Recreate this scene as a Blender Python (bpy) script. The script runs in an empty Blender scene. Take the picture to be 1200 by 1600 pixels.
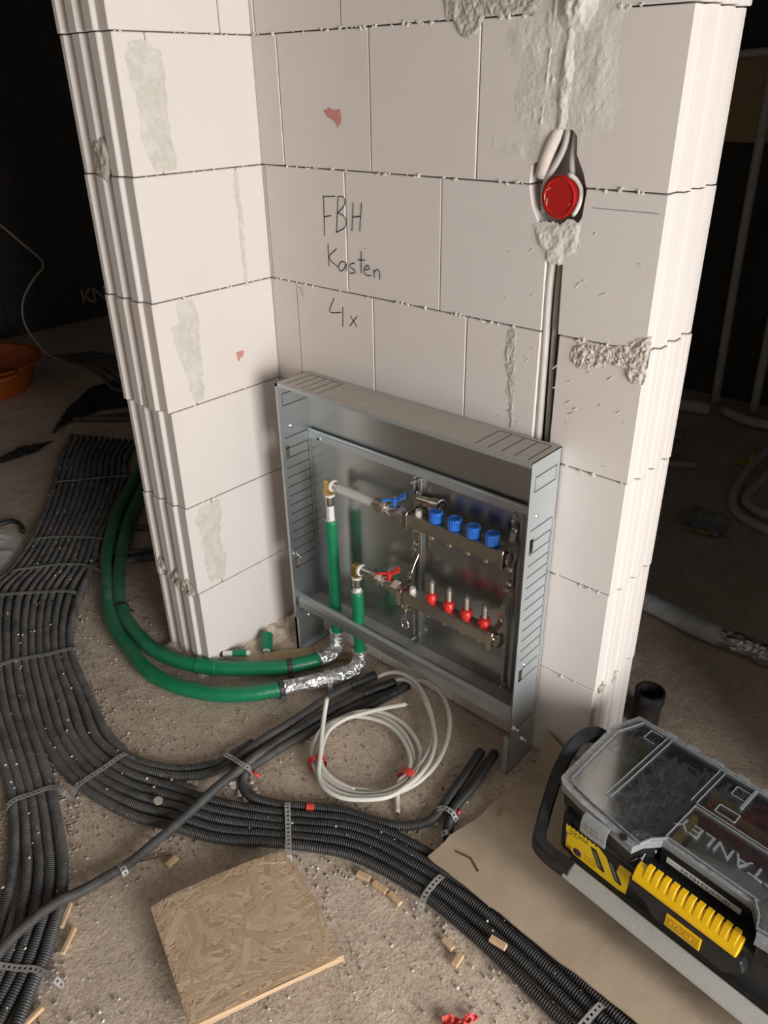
import bpy, bmesh, math, random
import numpy as np
from mathutils import Vector, Matrix, noise

scene = bpy.context.scene
COL = scene.collection

# ------------------------------------------------------------------ camera
cam_data = bpy.data.cameras.new('camera')
cam = bpy.data.objects.new('camera', cam_data)
COL.objects.link(cam)
cam_data.sensor_fit = 'VERTICAL'
cam_data.sensor_height = 32.0
cam_data.sensor_width = 24.0
cam_data.lens = 1228.69 / 1600.0 * 32.0
cam_data.clip_start = 0.02
cam_data.clip_end = 60
_r = Vector((0.7460, 0.6658, -0.0157))
_d = Vector((0.3093, -0.3671, -0.8772))
_f = Vector((-0.5898, 0.6495, -0.4798))
cam.matrix_world = Matrix(((_r.x, -_d.x, -_f.x, 1.4944), (_r.y, -_d.y, -_f.y, -1.2583),
                           (_r.z, -_d.z, -_f.z, 1.4090), (0, 0, 0, 1)))
scene.camera = cam

# ------------------------------------------------------------------ world, daylight, exposure
world = bpy.data.worlds.new('World')
scene.world = world
world.use_nodes = True
wbg = world.node_tree.nodes['Background']
wbg.inputs[0].default_value = (0.78, 0.88, 1.0, 1)
wbg.inputs[1].default_value = 1.0

def area_light(name, loc, direction, sx, sy, power, color):
    l = bpy.data.lights.new(name, 'AREA')
    l.shape = 'RECTANGLE'
    l.size = sx
    l.size_y = sy
    l.energy = power
    l.color = color
    o = bpy.data.objects.new(name, l)
    COL.objects.link(o)
    o.location = loc
    o.rotation_euler = Vector(direction).to_track_quat('-Z', 'Z').to_euler()
    return o

# daylight falling through the big door opening in the right-hand wall of the room
DOOR_Y0, DOOR_Y1, DOOR_Z1, WALL_X = -1.95, -0.35, 2.25, 3.55
area_light('door_daylight', (WALL_X + 0.12, (DOOR_Y0 + DOOR_Y1) / 2, 0.98), (-1, 0.0, -0.12),
           1.6, 2.0, 172, (1.0, 0.985, 0.965))
scene.view_settings.view_transform = 'Standard'
scene.view_settings.look = 'None'
scene.view_settings.gamma = 1.0
scene.view_settings.use_curve_mapping = False
scene.view_settings.exposure = -0.03

# ------------------------------------------------------------------ traced ground-plan data (metres)
BUNDLE = [[(-1.5071, 0.4092, 0.0125), (-1.4082, 0.2947, 0.0125), (-1.2169, 0.1624, 0.0125), (-1.0377, 0.0116, 0.0125), (-0.8713, -0.1491, 0.0125), (-0.7149, -0.2749, 0.0125), (-0.6076, -0.375, 0.0125), (-0.3951, -0.5294, 0.0125), (-0.1098, -0.6224, 0.0125), (0.0112, -0.6546, 0.0125), (0.0889, -0.6601, 0.0125), (0.1295, -0.6613, 0.0125), (0.2311, -0.6151, 0.0125), (0.2732, -0.5735, 0.0125), (0.2962, -0.5354, 0.0125), (0.3033, -0.4974, 0.0125), (0.3082, -0.4387, 0.0125)], [(-1.5336, 0.3957, 0.0125), (-1.428, 0.2783, 0.0125), (-1.2348, 0.1447, 0.0125), (-1.0539, -0.0051, 0.0125), (-0.8866, -0.1641, 0.0125), (-0.7319, -0.2916, 0.0125), (-0.6325, -0.3962, 0.0125), (-0.4058, -0.5463, 0.0125), (-0.1287, -0.6388, 0.0125), (-0.001, -0.678, 0.0125), (0.0868, -0.6795, 0.0125), (0.1487, -0.6736, 0.0125), (0.249, -0.6276, 0.0125), (0.2923, -0.5876, 0.0125), (0.3135, -0.5488, 0.0125), (0.3241, -0.5007, 0.0125), (0.3238, -0.4418, 0.0125), (0.332, -0.3353, 0.0125), (0.3429, -0.1717, 0.0125), (0.3706, -0.068, 0.0125)], [(-1.5602, 0.3821, 0.0125), (-1.4477, 0.2619, 0.0125), (-1.2526, 0.1269, 0.0125), (-1.0701, -0.0218, 0.0125), (-0.9018, -0.1791, 0.0125), (-0.7489, -0.3084, 0.0125), (-0.6528, -0.4135, 0.0125), (-0.4234, -0.5613, 0.0125), (-0.1502, -0.6573, 0.0125), (-0.0244, -0.6981, 0.0125), (0.0857, -0.7045, 0.0125), (0.1726, -0.6888, 0.0125), (0.2791, -0.6487, 0.0125), (0.3882, -0.6066, 0.0125), (0.5106, -0.5394, 0.0125), (0.6355, -0.4534, 0.0125), (0.7033, -0.4253, 0.0125), (0.7786, -0.4087, 0.0125), (0.8871, -0.3951, 0.0125), (0.9776, -0.3882, 0.0125), (1.0773, -0.3895, 0.0125), (1.1557, -0.3982, 0.0125), (1.2234, -0.408, 0.0125), (1.2876, -0.4208, 0.0125)], [(-1.5869, 0.3684, 0.0125), (-1.4675, 0.2454, 0.0125), (-1.2705, 0.1092, 0.0125), (-1.0863, -0.0384, 0.0125), (-0.917, -0.1941, 0.0125), (-0.7658, -0.3251, 0.0125), (-0.673, -0.4307, 0.0125), (-0.4319, -0.5802, 0.0125), (-0.1704, -0.6747, 0.0125), (-0.0447, -0.7158, 0.0125), (0.0863, -0.725, 0.0125), (0.1993, -0.7057, 0.0125), (0.3006, -0.6637, 0.0125), (0.4079, -0.6218, 0.0125), (0.526, -0.553, 0.0125), (0.6494, -0.4678, 0.0125), (0.7175, -0.4409, 0.0125), (0.7937, -0.4266, 0.0125), (0.8853, -0.416, 0.0125), (0.9758, -0.4116, 0.0125), (1.0737, -0.4146, 0.0125), (1.152, -0.4234, 0.0125), (1.2184, -0.433, 0.0125), (1.2821, -0.4449, 0.0125)], [(-1.6137, 0.3547, 0.0125), (-1.4872, 0.2289, 0.0125), (-1.2884, 0.0914, 0.0125), (-1.1025, -0.0551, 0.0125), (-0.9322, -0.2091, 0.0125), (-0.7828, -0.3419, 0.0125), (-0.6917, -0.4467, 0.0125), (-0.4418, -0.5963, 0.0125), (-0.1894, -0.691, 0.0125), (-0.0627, -0.7313, 0.0125), (0.0887, -0.7462, 0.0125), (0.2219, -0.7201, 0.0125), (0.3216, -0.6784, 0.0125), (0.4272, -0.6367, 0.0125), (0.5405, -0.5658, 0.0125), (0.6637, -0.4824, 0.0125), (0.7324, -0.4573, 0.0125), (0.8093, -0.4452, 0.0125), (0.8845, -0.4368, 0.0125), (0.9733, -0.4335, 0.0125), (1.0698, -0.4411, 0.0125), (1.1476, -0.4489, 0.0125), (1.2135, -0.4576, 0.0125), (1.2767, -0.4685, 0.0125)], [(-1.6406, 0.3409, 0.0125), (-1.507, 0.2125, 0.0125), (-1.3062, 0.0737, 0.0125), (-1.1187, -0.0717, 0.0125), (-0.9474, -0.2241, 0.0125), (-0.7997, -0.3586, 0.0125), (-0.7105, -0.4626, 0.0125), (-0.4502, -0.6149, 0.0125), (-0.2083, -0.7074, 0.0125), (-0.0708, -0.7496, 0.0125), (0.0893, -0.7661, 0.0125), (0.2471, -0.7361, 0.0125), (0.3435, -0.6937, 0.0125), (0.4473, -0.6523, 0.0125), (0.5546, -0.5783, 0.0125), (0.6787, -0.4978, 0.0125), (0.7484, -0.4751, 0.0125), (0.8255, -0.4644, 0.0125), (0.8823, -0.4584, 0.0125), (0.9689, -0.4585, 0.0125), (1.0694, -0.4657, 0.0125), (1.1438, -0.4748, 0.0125), (1.2091, -0.4826, 0.0125), (1.2719, -0.4926, 0.0125)], [(-1.6676, 0.3271, 0.0125), (-1.5268, 0.196, 0.0125), (-1.3241, 0.056, 0.0125), (-1.1348, -0.0883, 0.0125), (-0.9626, -0.2391, 0.0125), (-0.8166, -0.3753, 0.0125), (-0.7292, -0.4786, 0.0125), (-0.4614, -0.6321, 0.0125), (-0.2273, -0.7238, 0.0125), (-0.0893, -0.7656, 0.0125), (0.0881, -0.7847, 0.0125), (0.2731, -0.7527, 0.0125), (0.3677, -0.7106, 0.0125), (0.4656, -0.6664, 0.0125), (0.5691, -0.5911, 0.0125), (0.695, -0.5146, 0.0125), (0.7661, -0.4946, 0.0125), (0.8412, -0.483, 0.0125), (0.8806, -0.4802, 0.0125), (0.9688, -0.4827, 0.0125), (1.07, -0.4913, 0.0125), (1.1453, -0.5022, 0.0125), (1.1984, -0.5086, 0.0125), (1.2611, -0.5177, 0.0125)], [(-1.6948, 0.3133, 0.0125), (-1.5466, 0.1795, 0.0125), (-1.3419, 0.0383, 0.0125), (-1.1509, -0.1049, 0.0125), (-0.9778, -0.2541, 0.0125), (-0.8335, -0.392, 0.0125), (-0.751, -0.4972, 0.0125), (-0.4739, -0.6504, 0.0125), (-0.245, -0.7391, 0.0125), (-0.1073, -0.7812, 0.0125), (0.0469, -0.8255, 0.0125), (0.1672, -0.8694, 0.0125), (0.2232, -0.8922, 0.0125), (0.2671, -0.9116, 0.0125), (0.3155, -0.9378, 0.0125), (0.3629, -0.9701, 0.0125), (0.4011, -1.0061, 0.0125), (0.437, -1.0399, 0.0125), (0.4583, -1.0679, 0.0125), (0.5015, -1.1173, 0.0125), (0.5349, -1.1556, 0.0125)], [(-1.722, 0.2993, 0.0125), (-1.5664, 0.163, 0.0125), (-1.3597, 0.0206, 0.0125), (-1.167, -0.1215, 0.0125), (-0.993, -0.269, 0.0125), (-0.8504, -0.4087, 0.0125), (-0.7729, -0.5159, 0.0125), (-0.4849, -0.6711, 0.0125), (-0.2653, -0.7565, 0.0125), (-0.1211, -0.7987, 0.0125), (0.0398, -0.8465, 0.0125), (0.1487, -0.8855, 0.0125), (0.2037, -0.9091, 0.0125), (0.2481, -0.9282, 0.0125), (0.3028, -0.9583, 0.0125), (0.345, -0.9858, 0.0125), (0.3743, -1.0126, 0.0125), (0.4095, -1.0481, 0.0125), (0.4382, -1.0793, 0.0125), (0.4677, -1.1215, 0.0125), (0.4905, -1.1545, 0.0125)], [(-1.7494, 0.2854, 0.0125), (-1.5862, 0.1465, 0.0125), (-1.3775, 0.003, 0.0125), (-1.1831, -0.1381, 0.0125), (-1.0081, -0.284, 0.0125), (-0.8673, -0.4253, 0.0125), (-0.7932, -0.5332, 0.0125), (-0.4973, -0.6892, 0.0125), (-0.285, -0.7735, 0.0125), (-0.1307, -0.8183, 0.0125), (0.0295, -0.8627, 0.0125), (0.1313, -0.9006, 0.0125), (0.1863, -0.9243, 0.0125), (0.232, -0.9421, 0.0125), (0.2864, -0.9727, 0.0125), (0.3281, -1.0006, 0.0125), (0.3633, -1.0324, 0.0125), (0.3972, -1.0652, 0.0125), (0.4248, -1.0941, 0.0125), (0.4508, -1.1306, 0.0125), (0.4704, -1.1585, 0.0125)], [(-1.7768, 0.2713, 0.0125), (-1.6061, 0.13, 0.0125), (-1.3953, -0.0147, 0.0125), (-1.1992, -0.1547, 0.0125), (-1.0233, -0.2989, 0.0125), (-0.8842, -0.442, 0.0125), (-0.8136, -0.5505, 0.0125), (-0.5083, -0.706, 0.0125), (-0.3034, -0.7893, 0.0125), (-0.1358, -0.8366, 0.0125), (0.0217, -0.8793, 0.0125), (0.1154, -0.9144, 0.0125), (0.1698, -0.9386, 0.0125), (0.213, -0.9587, 0.0125), (0.267, -0.9896, 0.0125), (0.3139, -1.0219, 0.0125), (0.3561, -1.0538, 0.0125), (0.3827, -1.0811, 0.0125), (0.4097, -1.1104, 0.0125), (0.4386, -1.1442, 0.0125)], [(-1.8044, 0.2573, 0.0125), (-1.6259, 0.1134, 0.0125), (-1.4131, -0.0323, 0.0125), (-1.2153, -0.1712, 0.0125), (-1.0385, -0.3138, 0.0125), (-0.901, -0.4586, 0.0125), (-0.8324, -0.5666, 0.0125), (-0.5192, -0.7228, 0.0125), (-0.3211, -0.8047, 0.0125), (-0.1408, -0.8547, 0.0125), (0.0194, -0.8983, 0.0125), (0.0974, -0.9301, 0.0125), (0.1503, -0.9556, 0.0125), (0.1909, -0.978, 0.0125), (0.2427, -1.0108, 0.0125), (0.2876, -1.0449, 0.0125), (0.3225, -1.0748, 0.0125), (0.3545, -1.1121, 0.0125)]]
DIAG = [(0.4268, -0.0523, 0.014), (0.396, -0.1355, 0.014), (0.3802, -0.2104, 0.0145), (0.3593, -0.3599, 0.015), (0.3548, -0.442, 0.018), (0.3572, -0.4735, 0.024), (0.3684, -0.528, 0.034), (0.3749, -0.5924, 0.039), (0.3836, -0.6595, 0.039), (0.3888, -0.7212, 0.037), (0.3844, -0.7755, 0.025), (0.3811, -0.8278, 0.018), (0.3737, -0.8675, 0.016), (0.369, -0.9227, 0.022), (0.3646, -0.9688, 0.034), (0.3665, -1.0205, 0.037), (0.3713, -1.0599, 0.037), (0.3754, -1.0876, 0.03), (0.3811, -1.1168, 0.018)]
LOOP = [(0.4588, -0.0368, 0.0135), (0.4453, -0.1045, 0.0135), (0.4287, -0.1706, 0.0135), (0.4086, -0.2393, 0.0135), (0.3915, -0.3081, 0.0135), (0.3718, -0.4111, 0.0135), (0.369, -0.4547, 0.0135), (0.3659, -0.4894, 0.0135), (0.3741, -0.5196, 0.0135), (0.3941, -0.5403, 0.0135), (0.4277, -0.5482, 0.0135), (0.4658, -0.5377, 0.0135), (0.5023, -0.5195, 0.0135), (0.5311, -0.4976, 0.0135), (0.5787, -0.4654, 0.0135), (0.6219, -0.4394, 0.0135), (0.6928, -0.4136, 0.0135), (0.7408, -0.3851, 0.0135), (0.7739, -0.3399, 0.0135), (0.7757, -0.3039, 0.0135), (0.7715, -0.2768, 0.0135), (0.765, -0.2371, 0.0135), (0.7583, -0.1961, 0.0135), (0.7491, -0.1456, 0.0135), (0.7418, -0.1013, 0.0135)]
PAIR = [(0.769, -0.0847, 0.0125), (0.7766, -0.1353, 0.0125), (0.7873, -0.1886, 0.0125), (0.7914, -0.2358, 0.0125), (0.7934, -0.2699, 0.0125), (0.8092, -0.3124, 0.0125), (0.8256, -0.3396, 0.0125), (0.8488, -0.3597, 0.0125), (0.8834, -0.3762, 0.0125)]
GREEN1 = [(-1.2662, 0.2802, 0.021), (-1.1798, 0.1939, 0.021), (-1.0755, 0.0898, 0.021), (-0.9653, -0.0204, 0.021), (-0.8371, -0.1275, 0.021), (-0.7387, -0.2018, 0.021), (-0.6535, -0.2554, 0.021), (-0.5853, -0.2941, 0.021), (-0.48, -0.3552, 0.021), (-0.4085, -0.3897, 0.021), (-0.324, -0.4201, 0.021), (-0.2333, -0.4392, 0.021), (-0.1599, -0.4534, 0.021), (-0.0771, -0.4595, 0.021), (0.0138, -0.4416, 0.021), (0.1038, -0.3999, 0.021), (0.1722, -0.3411, 0.021), (0.2243, -0.2702, 0.021), (0.2533, -0.2057, 0.021)]
GREEN2 = [(-1.1355, 0.2309, 0.021), (-1.0331, 0.1254, 0.021), (-0.9299, 0.0224, 0.021), (-0.8112, -0.082, 0.021), (-0.6628, -0.1961, 0.021), (-0.5586, -0.2689, 0.021), (-0.468, -0.3226, 0.021), (-0.411, -0.3491, 0.021), (-0.3393, -0.3723, 0.021), (-0.2598, -0.3888, 0.021), (-0.1707, -0.3968, 0.021), (-0.0738, -0.3795, 0.021), (-0.0242, -0.3582, 0.021), (0.0398, -0.3208, 0.021), (0.1099, -0.2606, 0.021), (0.1739, -0.1951, 0.021), (0.2152, -0.1241, 0.021)]
STRAPS = {'a': [(-1.3779, -0.0422, 0.0275), (-1.3303, 0.0203, 0.0275), (-1.1885, 0.177, 0.0275)], 'b': [(-1.0095, -0.3225, 0.0275), (-0.9577, -0.2498, 0.0275), (-0.8927, -0.2006, 0.0275), (-0.8287, -0.1638, 0.0275)], 'c': [(-0.8693, -0.4722, 0.0275), (-0.8298, -0.398, 0.0275), (-0.7794, -0.3347, 0.0275), (-0.7268, -0.2951, 0.0275), (-0.6542, -0.2793, 0.0275)], 'd': [(-0.777, -0.5757, 0.0275), (-0.7655, -0.5567, 0.0275), (-0.696, -0.4791, 0.0275), (-0.6005, -0.3976, 0.0275)], 'e': [(-0.4456, -0.7342, 0.0275), (-0.4322, -0.712, 0.0275), (-0.424, -0.6799, 0.0275), (-0.3815, -0.6143, 0.0275), (-0.3409, -0.5423, 0.0275)], 'f': [(0.1255, -0.8022, 0.0275), (0.1183, -0.7792, 0.0275), (0.1176, -0.727, 0.0275), (0.1179, -0.6666, 0.0275)], 'g': [(0.0555, -0.9221, 0.0275), (0.0503, -0.908, 0.0275), (0.0637, -0.8703, 0.0275), (0.0814, -0.8308, 0.0275), (0.1165, -0.822, 0.0275)], 'i': [(0.5148, -0.5117, 0.0275), (0.5639, -0.5542, 0.0275), (0.619, -0.6023, 0.0275)], 'j': [(0.8823, -0.4334, 0.0275), (0.884, -0.4877, 0.0275), (0.8922, -0.5075, 0.0275)], 'k': [(1.2401, -0.4497, 0.0275), (1.2322, -0.5007, 0.0275), (1.2275, -0.5341, 0.0275)], 'n': [(0.3803, -1.1081, 0.0275), (0.3969, -1.0983, 0.0275), (0.4276, -1.0776, 0.0275), (0.4524, -1.0589, 0.0275), (0.4723, -1.0523, 0.0275), (0.4957, -1.0453, 0.0275)], 'h': [(0.3015, -0.515, 0.027), (0.3262, -0.5133, 0.03), (0.3657, -0.5187, 0.045), (0.3904, -0.515, 0.043), (0.3916, -0.5085, 0.012)], 'l': [(0.7716, -0.3098, 0.02), (0.7836, -0.3029, 0.029), (0.8075, -0.3001, 0.029), (0.8186, -0.3003, 0.012)], 'm': [(0.8159, -0.3568, 0.012), (0.8264, -0.3468, 0.027), (0.8353, -0.3336, 0.012)], 'o': [(0.3711, -0.8425, 0.024), (0.387, -0.8436, 0.031), (0.3979, -0.8448, 0.03), (0.4019, -0.8449, 0.02)]}
CABLE1 = [(0.3782, -0.0684, 0.014), (0.3989, -0.0519, 0.03), (0.434, -0.0425, 0.045), (0.4869, -0.0455, 0.05), (0.5468, -0.0739, 0.048), (0.6059, -0.1179, 0.042), (0.6396, -0.1553, 0.035), (0.6627, -0.2114, 0.03), (0.6672, -0.2615, 0.022), (0.6671, -0.3129, 0.0214), (0.6483, -0.358, 0.0208), (0.6108, -0.3899, 0.0202), (0.5575, -0.4059, 0.0196), (0.4987, -0.399, 0.0191), (0.452, -0.3739, 0.0185), (0.4174, -0.3244, 0.0179), (0.4062, -0.2671, 0.0173), (0.4224, -0.218, 0.0167), (0.4594, -0.1854, 0.0161), (0.5106, -0.1689, 0.0155), (0.5678, -0.1796, 0.0149), (0.6193, -0.2085, 0.0144), (0.6504, -0.2413, 0.0138), (0.663, -0.2783, 0.0132), (0.6644, -0.3141, 0.0126), (0.6503, -0.344, 0.012)]
CABLE2 = [(0.4182, -0.0494, 0.014), (0.45, -0.0415, 0.03), (0.5013, -0.0528, 0.04), (0.5639, -0.09, 0.045), (0.6177, -0.1298, 0.042), (0.6585, -0.1744, 0.038), (0.6823, -0.2268, 0.032), (0.6857, -0.2836, 0.026), (0.675, -0.3387, 0.0256), (0.642, -0.3832, 0.0252), (0.5961, -0.4136, 0.0249), (0.5416, -0.4209, 0.0245), (0.4885, -0.4044, 0.0241), (0.4454, -0.3711, 0.0237), (0.4158, -0.3224, 0.0234), (0.4114, -0.2761, 0.023), (0.4296, -0.234, 0.0226), (0.4617, -0.2057, 0.0223), (0.5189, -0.1873, 0.0219), (0.5708, -0.1967, 0.0215), (0.6219, -0.2252, 0.0211), (0.6482, -0.252, 0.0208), (0.6585, -0.2815, 0.0204), (0.6579, -0.3005, 0.02), (0.6698, -0.3203, 0.014), (0.6864, -0.3421, 0.006), (0.7057, -0.3628, 0.004)]
CABLE3 = [(0.4567, -0.0394, 0.014), (0.4794, -0.0264, 0.035), (0.5318, -0.0306, 0.055), (0.5899, -0.0544, 0.06), (0.6406, -0.095, 0.055), (0.6722, -0.1405, 0.045), (0.694, -0.2007, 0.035), (0.697, -0.2537, 0.025), (0.6848, -0.2911, 0.012), (0.6615, -0.34, 0.0129), (0.6135, -0.3689, 0.0138), (0.5692, -0.3945, 0.0147), (0.52, -0.4004, 0.0156), (0.4764, -0.3855, 0.0165), (0.4437, -0.3539, 0.0174), (0.4195, -0.3014, 0.0183), (0.4167, -0.2471, 0.0192), (0.4377, -0.1981, 0.0201), (0.4757, -0.1666, 0.021), (0.5335, -0.158, 0.0219), (0.5963, -0.1764, 0.0228), (0.6444, -0.209, 0.0237), (0.6728, -0.255, 0.0246), (0.682, -0.3049, 0.0255), (0.674, -0.354, 0.0264), (0.6397, -0.3965, 0.0273), (0.5948, -0.4276, 0.0282), (0.5456, -0.4322, 0.0291), (0.5157, -0.417, 0.03), (0.483, -0.3798, 0.04), (0.447, -0.338, 0.055), (0.4203, -0.3022, 0.075), (0.4061, -0.2773, 0.1)]
CABLE4 = [(0.6008, -0.3873, 0.02), (0.549, -0.3973, 0.022), (0.4974, -0.3893, 0.026), (0.462, -0.3545, 0.03), (0.4355, -0.3035, 0.034), (0.4416, -0.2542, 0.038), (0.4665, -0.2101, 0.042), (0.4961, -0.1702, 0.048), (0.5329, -0.1301, 0.055)]
INK = [[(0.1941, 1.1977), (0.1914, 1.1148)], [(0.1939, 1.195), (0.2293, 1.1983)], [(0.1922, 1.154), (0.2152, 1.1586)], [(0.2379, 1.198), (0.2286, 1.124)], [(0.2379, 1.198), (0.2544, 1.1983), (0.257, 1.1852), (0.236, 1.1657)], [(0.236, 1.1657), (0.2555, 1.1583), (0.2565, 1.1403), (0.2287, 1.1254)], [(0.282, 1.1892), (0.2753, 1.1321)], [(0.3057, 1.191), (0.2983, 1.1343)], [(0.2786, 1.1603), (0.3034, 1.1645)], [(0.2007, 1.0988), (0.2009, 1.0508)], [(0.2266, 1.0911), (0.2022, 1.0694), (0.229, 1.0523)], [(0.2538, 1.0649), (0.2401, 1.0652), (0.2312, 1.0536), (0.2355, 1.0445), (0.2476, 1.0508), (0.2552, 1.065), (0.2541, 1.0458)], [(0.2809, 1.0667), (0.2672, 1.0627), (0.2682, 1.0557), (0.2802, 1.0524), (0.2786, 1.0461), (0.2649, 1.0434)], [(0.3005, 1.0945), (0.2987, 1.0477)], [(0.2912, 1.0749), (0.3109, 1.0763)], [(0.3106, 1.1015), (0.3125, 1.1008)], [(0.3102, 1.0562), (0.3234, 1.0601), (0.3217, 1.0669), (0.3124, 1.0635), (0.3081, 1.0536), (0.3131, 1.0457), (0.3275, 1.0467)], [(0.3363, 1.0594), (0.3371, 1.0432)], [(0.3374, 1.0549), (0.346, 1.0616), (0.3522, 1.0568), (0.3531, 1.0416)], [(0.2126, 0.9822), (0.196, 0.9492), (0.2336, 0.9526)], [(0.2393, 0.9662), (0.2367, 0.9199)], [(0.2616, 0.9496), (0.2814, 0.9276)], [(0.2825, 0.952), (0.259, 0.9263)]]
REDMARK = [(0.205, 1.3612), (0.2321, 1.3626), (0.2554, 1.3611), (0.2545, 1.3455), (0.2415, 1.3291), (0.2383, 1.3392), (0.2151, 1.3491)]
REDMARK_A = [(-0.1314, 0.8457), (-0.108, 0.8448), (-0.1061, 0.8284), (-0.1267, 0.8223)]
MORTAR_B1 = [(0.4988, 1.5384), (0.7108, 1.5244), (0.7058, 1.508), (0.6864, 1.5006), (0.6591, 1.5009), (0.6384, 1.4982), (0.5989, 1.4995), (0.5915, 1.4866), (0.5817, 1.474), (0.5669, 1.4688), (0.5496, 1.4713), (0.5375, 1.4838), (0.5312, 1.4973), (0.5135, 1.5021), (0.5118, 1.5193)]
MORTAR_B2 = [(0.6766, 0.9945), (0.6995, 0.996), (0.701, 0.9391), (0.704, 0.8619), (0.7058, 0.7973), (0.6953, 0.7946), (0.6883, 0.8715), (0.6749, 0.9338)]
MORTAR_B3 = [(0.0829, 0.997), (0.112, 0.9959), (0.116, 0.9732), (0.1018, 0.9528), (0.0902, 0.9694)]
PLASTER1 = [(0.7042, 1.5248), (0.8575, 1.5147), (0.8576, 1.4946), (0.845, 1.4817), (0.8494, 1.4397), (0.8506, 1.399), (0.8582, 1.3769), (0.8468, 1.3365), (0.8041, 1.3224), (0.7938, 1.298), (0.7849, 1.3325), (0.7728, 1.3376), (0.7491, 1.3385), (0.7337, 1.3205), (0.7266, 1.2842), (0.698, 1.283), (0.6978, 1.3279), (0.6676, 1.3438), (0.6611, 1.382), (0.6756, 1.4242), (0.6419, 1.4484), (0.6372, 1.4641), (0.6463, 1.4866), (0.6729, 1.5001), (0.6931, 1.5015)]
PLASTER2 = [(0.7139, 1.1881), (0.7301, 1.1895), (0.7527, 1.1888), (0.7893, 1.1972), (0.8106, 1.1965), (0.8109, 1.1682), (0.8075, 1.1442), (0.7834, 1.1361), (0.7823, 1.1224), (0.7754, 1.1216), (0.7461, 1.1235), (0.7445, 1.1398), (0.7303, 1.1519), (0.7221, 1.1701)]
ROUGH = [(0.819, 0.9864), (0.8435, 0.9968), (0.8869, 0.9981), (0.9285, 1.0014), (0.9431, 1.0208), (0.9621, 1.0308), (0.9625, 0.9913), (0.958, 0.9449), (0.9464, 0.9354), (0.9307, 0.9447), (0.922, 0.9637), (0.8913, 0.9655), (0.8619, 0.9499), (0.8368, 0.9446), (0.8197, 0.9568)]
PL_SIDE = [(0.624, 1.3233), (0.6904, 1.3126), (0.6945, 1.2828), (0.6492, 1.2962), (0.6217, 1.3054)]
MORTAR_A = [[(-0.3053, 1.4833), (-0.2713, 1.4896), (-0.2534, 1.4746), (-0.233, 1.471), (-0.228, 1.4234), (-0.2347, 1.3536), (-0.2324, 1.3023), (-0.224, 1.2843), (-0.2349, 1.2541), (-0.2831, 1.2535), (-0.292, 1.2802), (-0.3043, 1.3149), (-0.3006, 1.3763), (-0.3094, 1.424), (-0.3126, 1.4586)], [(-0.0832, 1.2445), (-0.0741, 1.239), (-0.0715, 1.1583), (-0.0745, 1.0563), (-0.0732, 0.9945), (-0.0846, 0.9938), (-0.0827, 1.099), (-0.0867, 1.1944)], [(-0.2795, 0.9932), (-0.2335, 0.9895), (-0.2245, 0.9457), (-0.2312, 0.8822), (-0.2316, 0.8152), (-0.2369, 0.7589), (-0.2645, 0.7553), (-0.279, 0.8277), (-0.298, 0.9034), (-0.2948, 0.9396), (-0.2782, 0.9465)], [(-0.2905, 0.4831), (-0.2302, 0.4888), (-0.2305, 0.4395), (-0.2455, 0.3828), (-0.2346, 0.3127), (-0.2492, 0.2596), (-0.2933, 0.2685), (-0.3008, 0.3314), (-0.2991, 0.407), (-0.3102, 0.4612)]]
OSB = [(0.5182, -0.8607, 0.045), (0.5226, -0.825, 0.045), (0.5521, -0.7442, 0.045), (0.5809, -0.6711, 0.045), (0.6114, -0.6129, 0.045), (0.6583, -0.6173, 0.045), (0.7097, -0.6345, 0.045), (0.7604, -0.6492, 0.045), (0.8032, -0.6662, 0.045), (0.8336, -0.685, 0.045), (0.8582, -0.6855, 0.045), (0.8115, -0.7913, 0.045), (0.7669, -0.908, 0.045), (0.753, -0.9418, 0.045), (0.6781, -0.9155, 0.045)]
CARD = [(0.8347, -0.4165, 0.012), (0.8417, -0.3595, 0.012), (0.8496, -0.233, 0.012), (0.855, -0.006, 0.012), (0.8594, 0.0386, 0.012), (1.2897, -0.4391, 0.012), (1.182, -0.4305, 0.012), (1.041, -0.4209, 0.012), (0.9174, -0.4161, 0.012)]
CHIPS = [(0.7562, -0.5261, 0.006), (0.7978, -0.5222, 0.006), (0.8363, -0.5219, 0.006), (0.9715, -0.5274, 0.007), (1.0031, -0.5399, 0.007), (0.4352, -0.7605, 0.006), (1.047, -0.4776, 0.03), (0.3806, -0.9666, 0.006), (0.4325, -0.9897, 0.006), (0.5139, -1.1045, 0.006), (0.3015, -0.6998, 0.03)]
REDRAG = [(1.0442, -0.6393, 0.006), (1.0498, -0.6288, 0.006), (1.0691, -0.6146, 0.006), (1.083, -0.5912, 0.006), (1.0904, -0.5959, 0.006), (1.0811, -0.6343, 0.006), (1.0588, -0.6579, 0.006)]
SPOTS = {'green_ring': (0.0509, -0.1711, 0.02), 'green_bit': [(-0.001, -0.288, 0.012), (0.0564, -0.2351, 0.012)], 'yellowbag': [(0.7208, 1.272, 0.0), (0.3837, 1.7974, 0.0), (0.9865, 0.5756, 0.0)]}
WRAP = [(0.7297, 0.7044, 0.03), (0.8382, 0.6889, 0.03), (0.9308, 0.6743, 0.03), (1.0052, 0.6718, 0.03), (1.0746, 0.675, 0.03), (1.1526, 0.6699, 0.03)]
BG_LOOP1 = [(0.6632, 2.2002, 0.016), (0.6583, 1.9811, 0.016), (0.674, 1.7583, 0.016), (0.7161, 1.5452, 0.016), (0.7622, 1.4532, 0.016), (0.8482, 1.4025, 0.016), (0.9302, 1.384, 0.016)]
BG_LOOP2 = [(0.729, 1.9991, 0.016), (0.7408, 1.8143, 0.016), (0.7425, 1.6495, 0.016), (0.7616, 1.55, 0.016), (0.8236, 1.505, 0.016), (0.8953, 1.4907, 0.016)]
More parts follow.
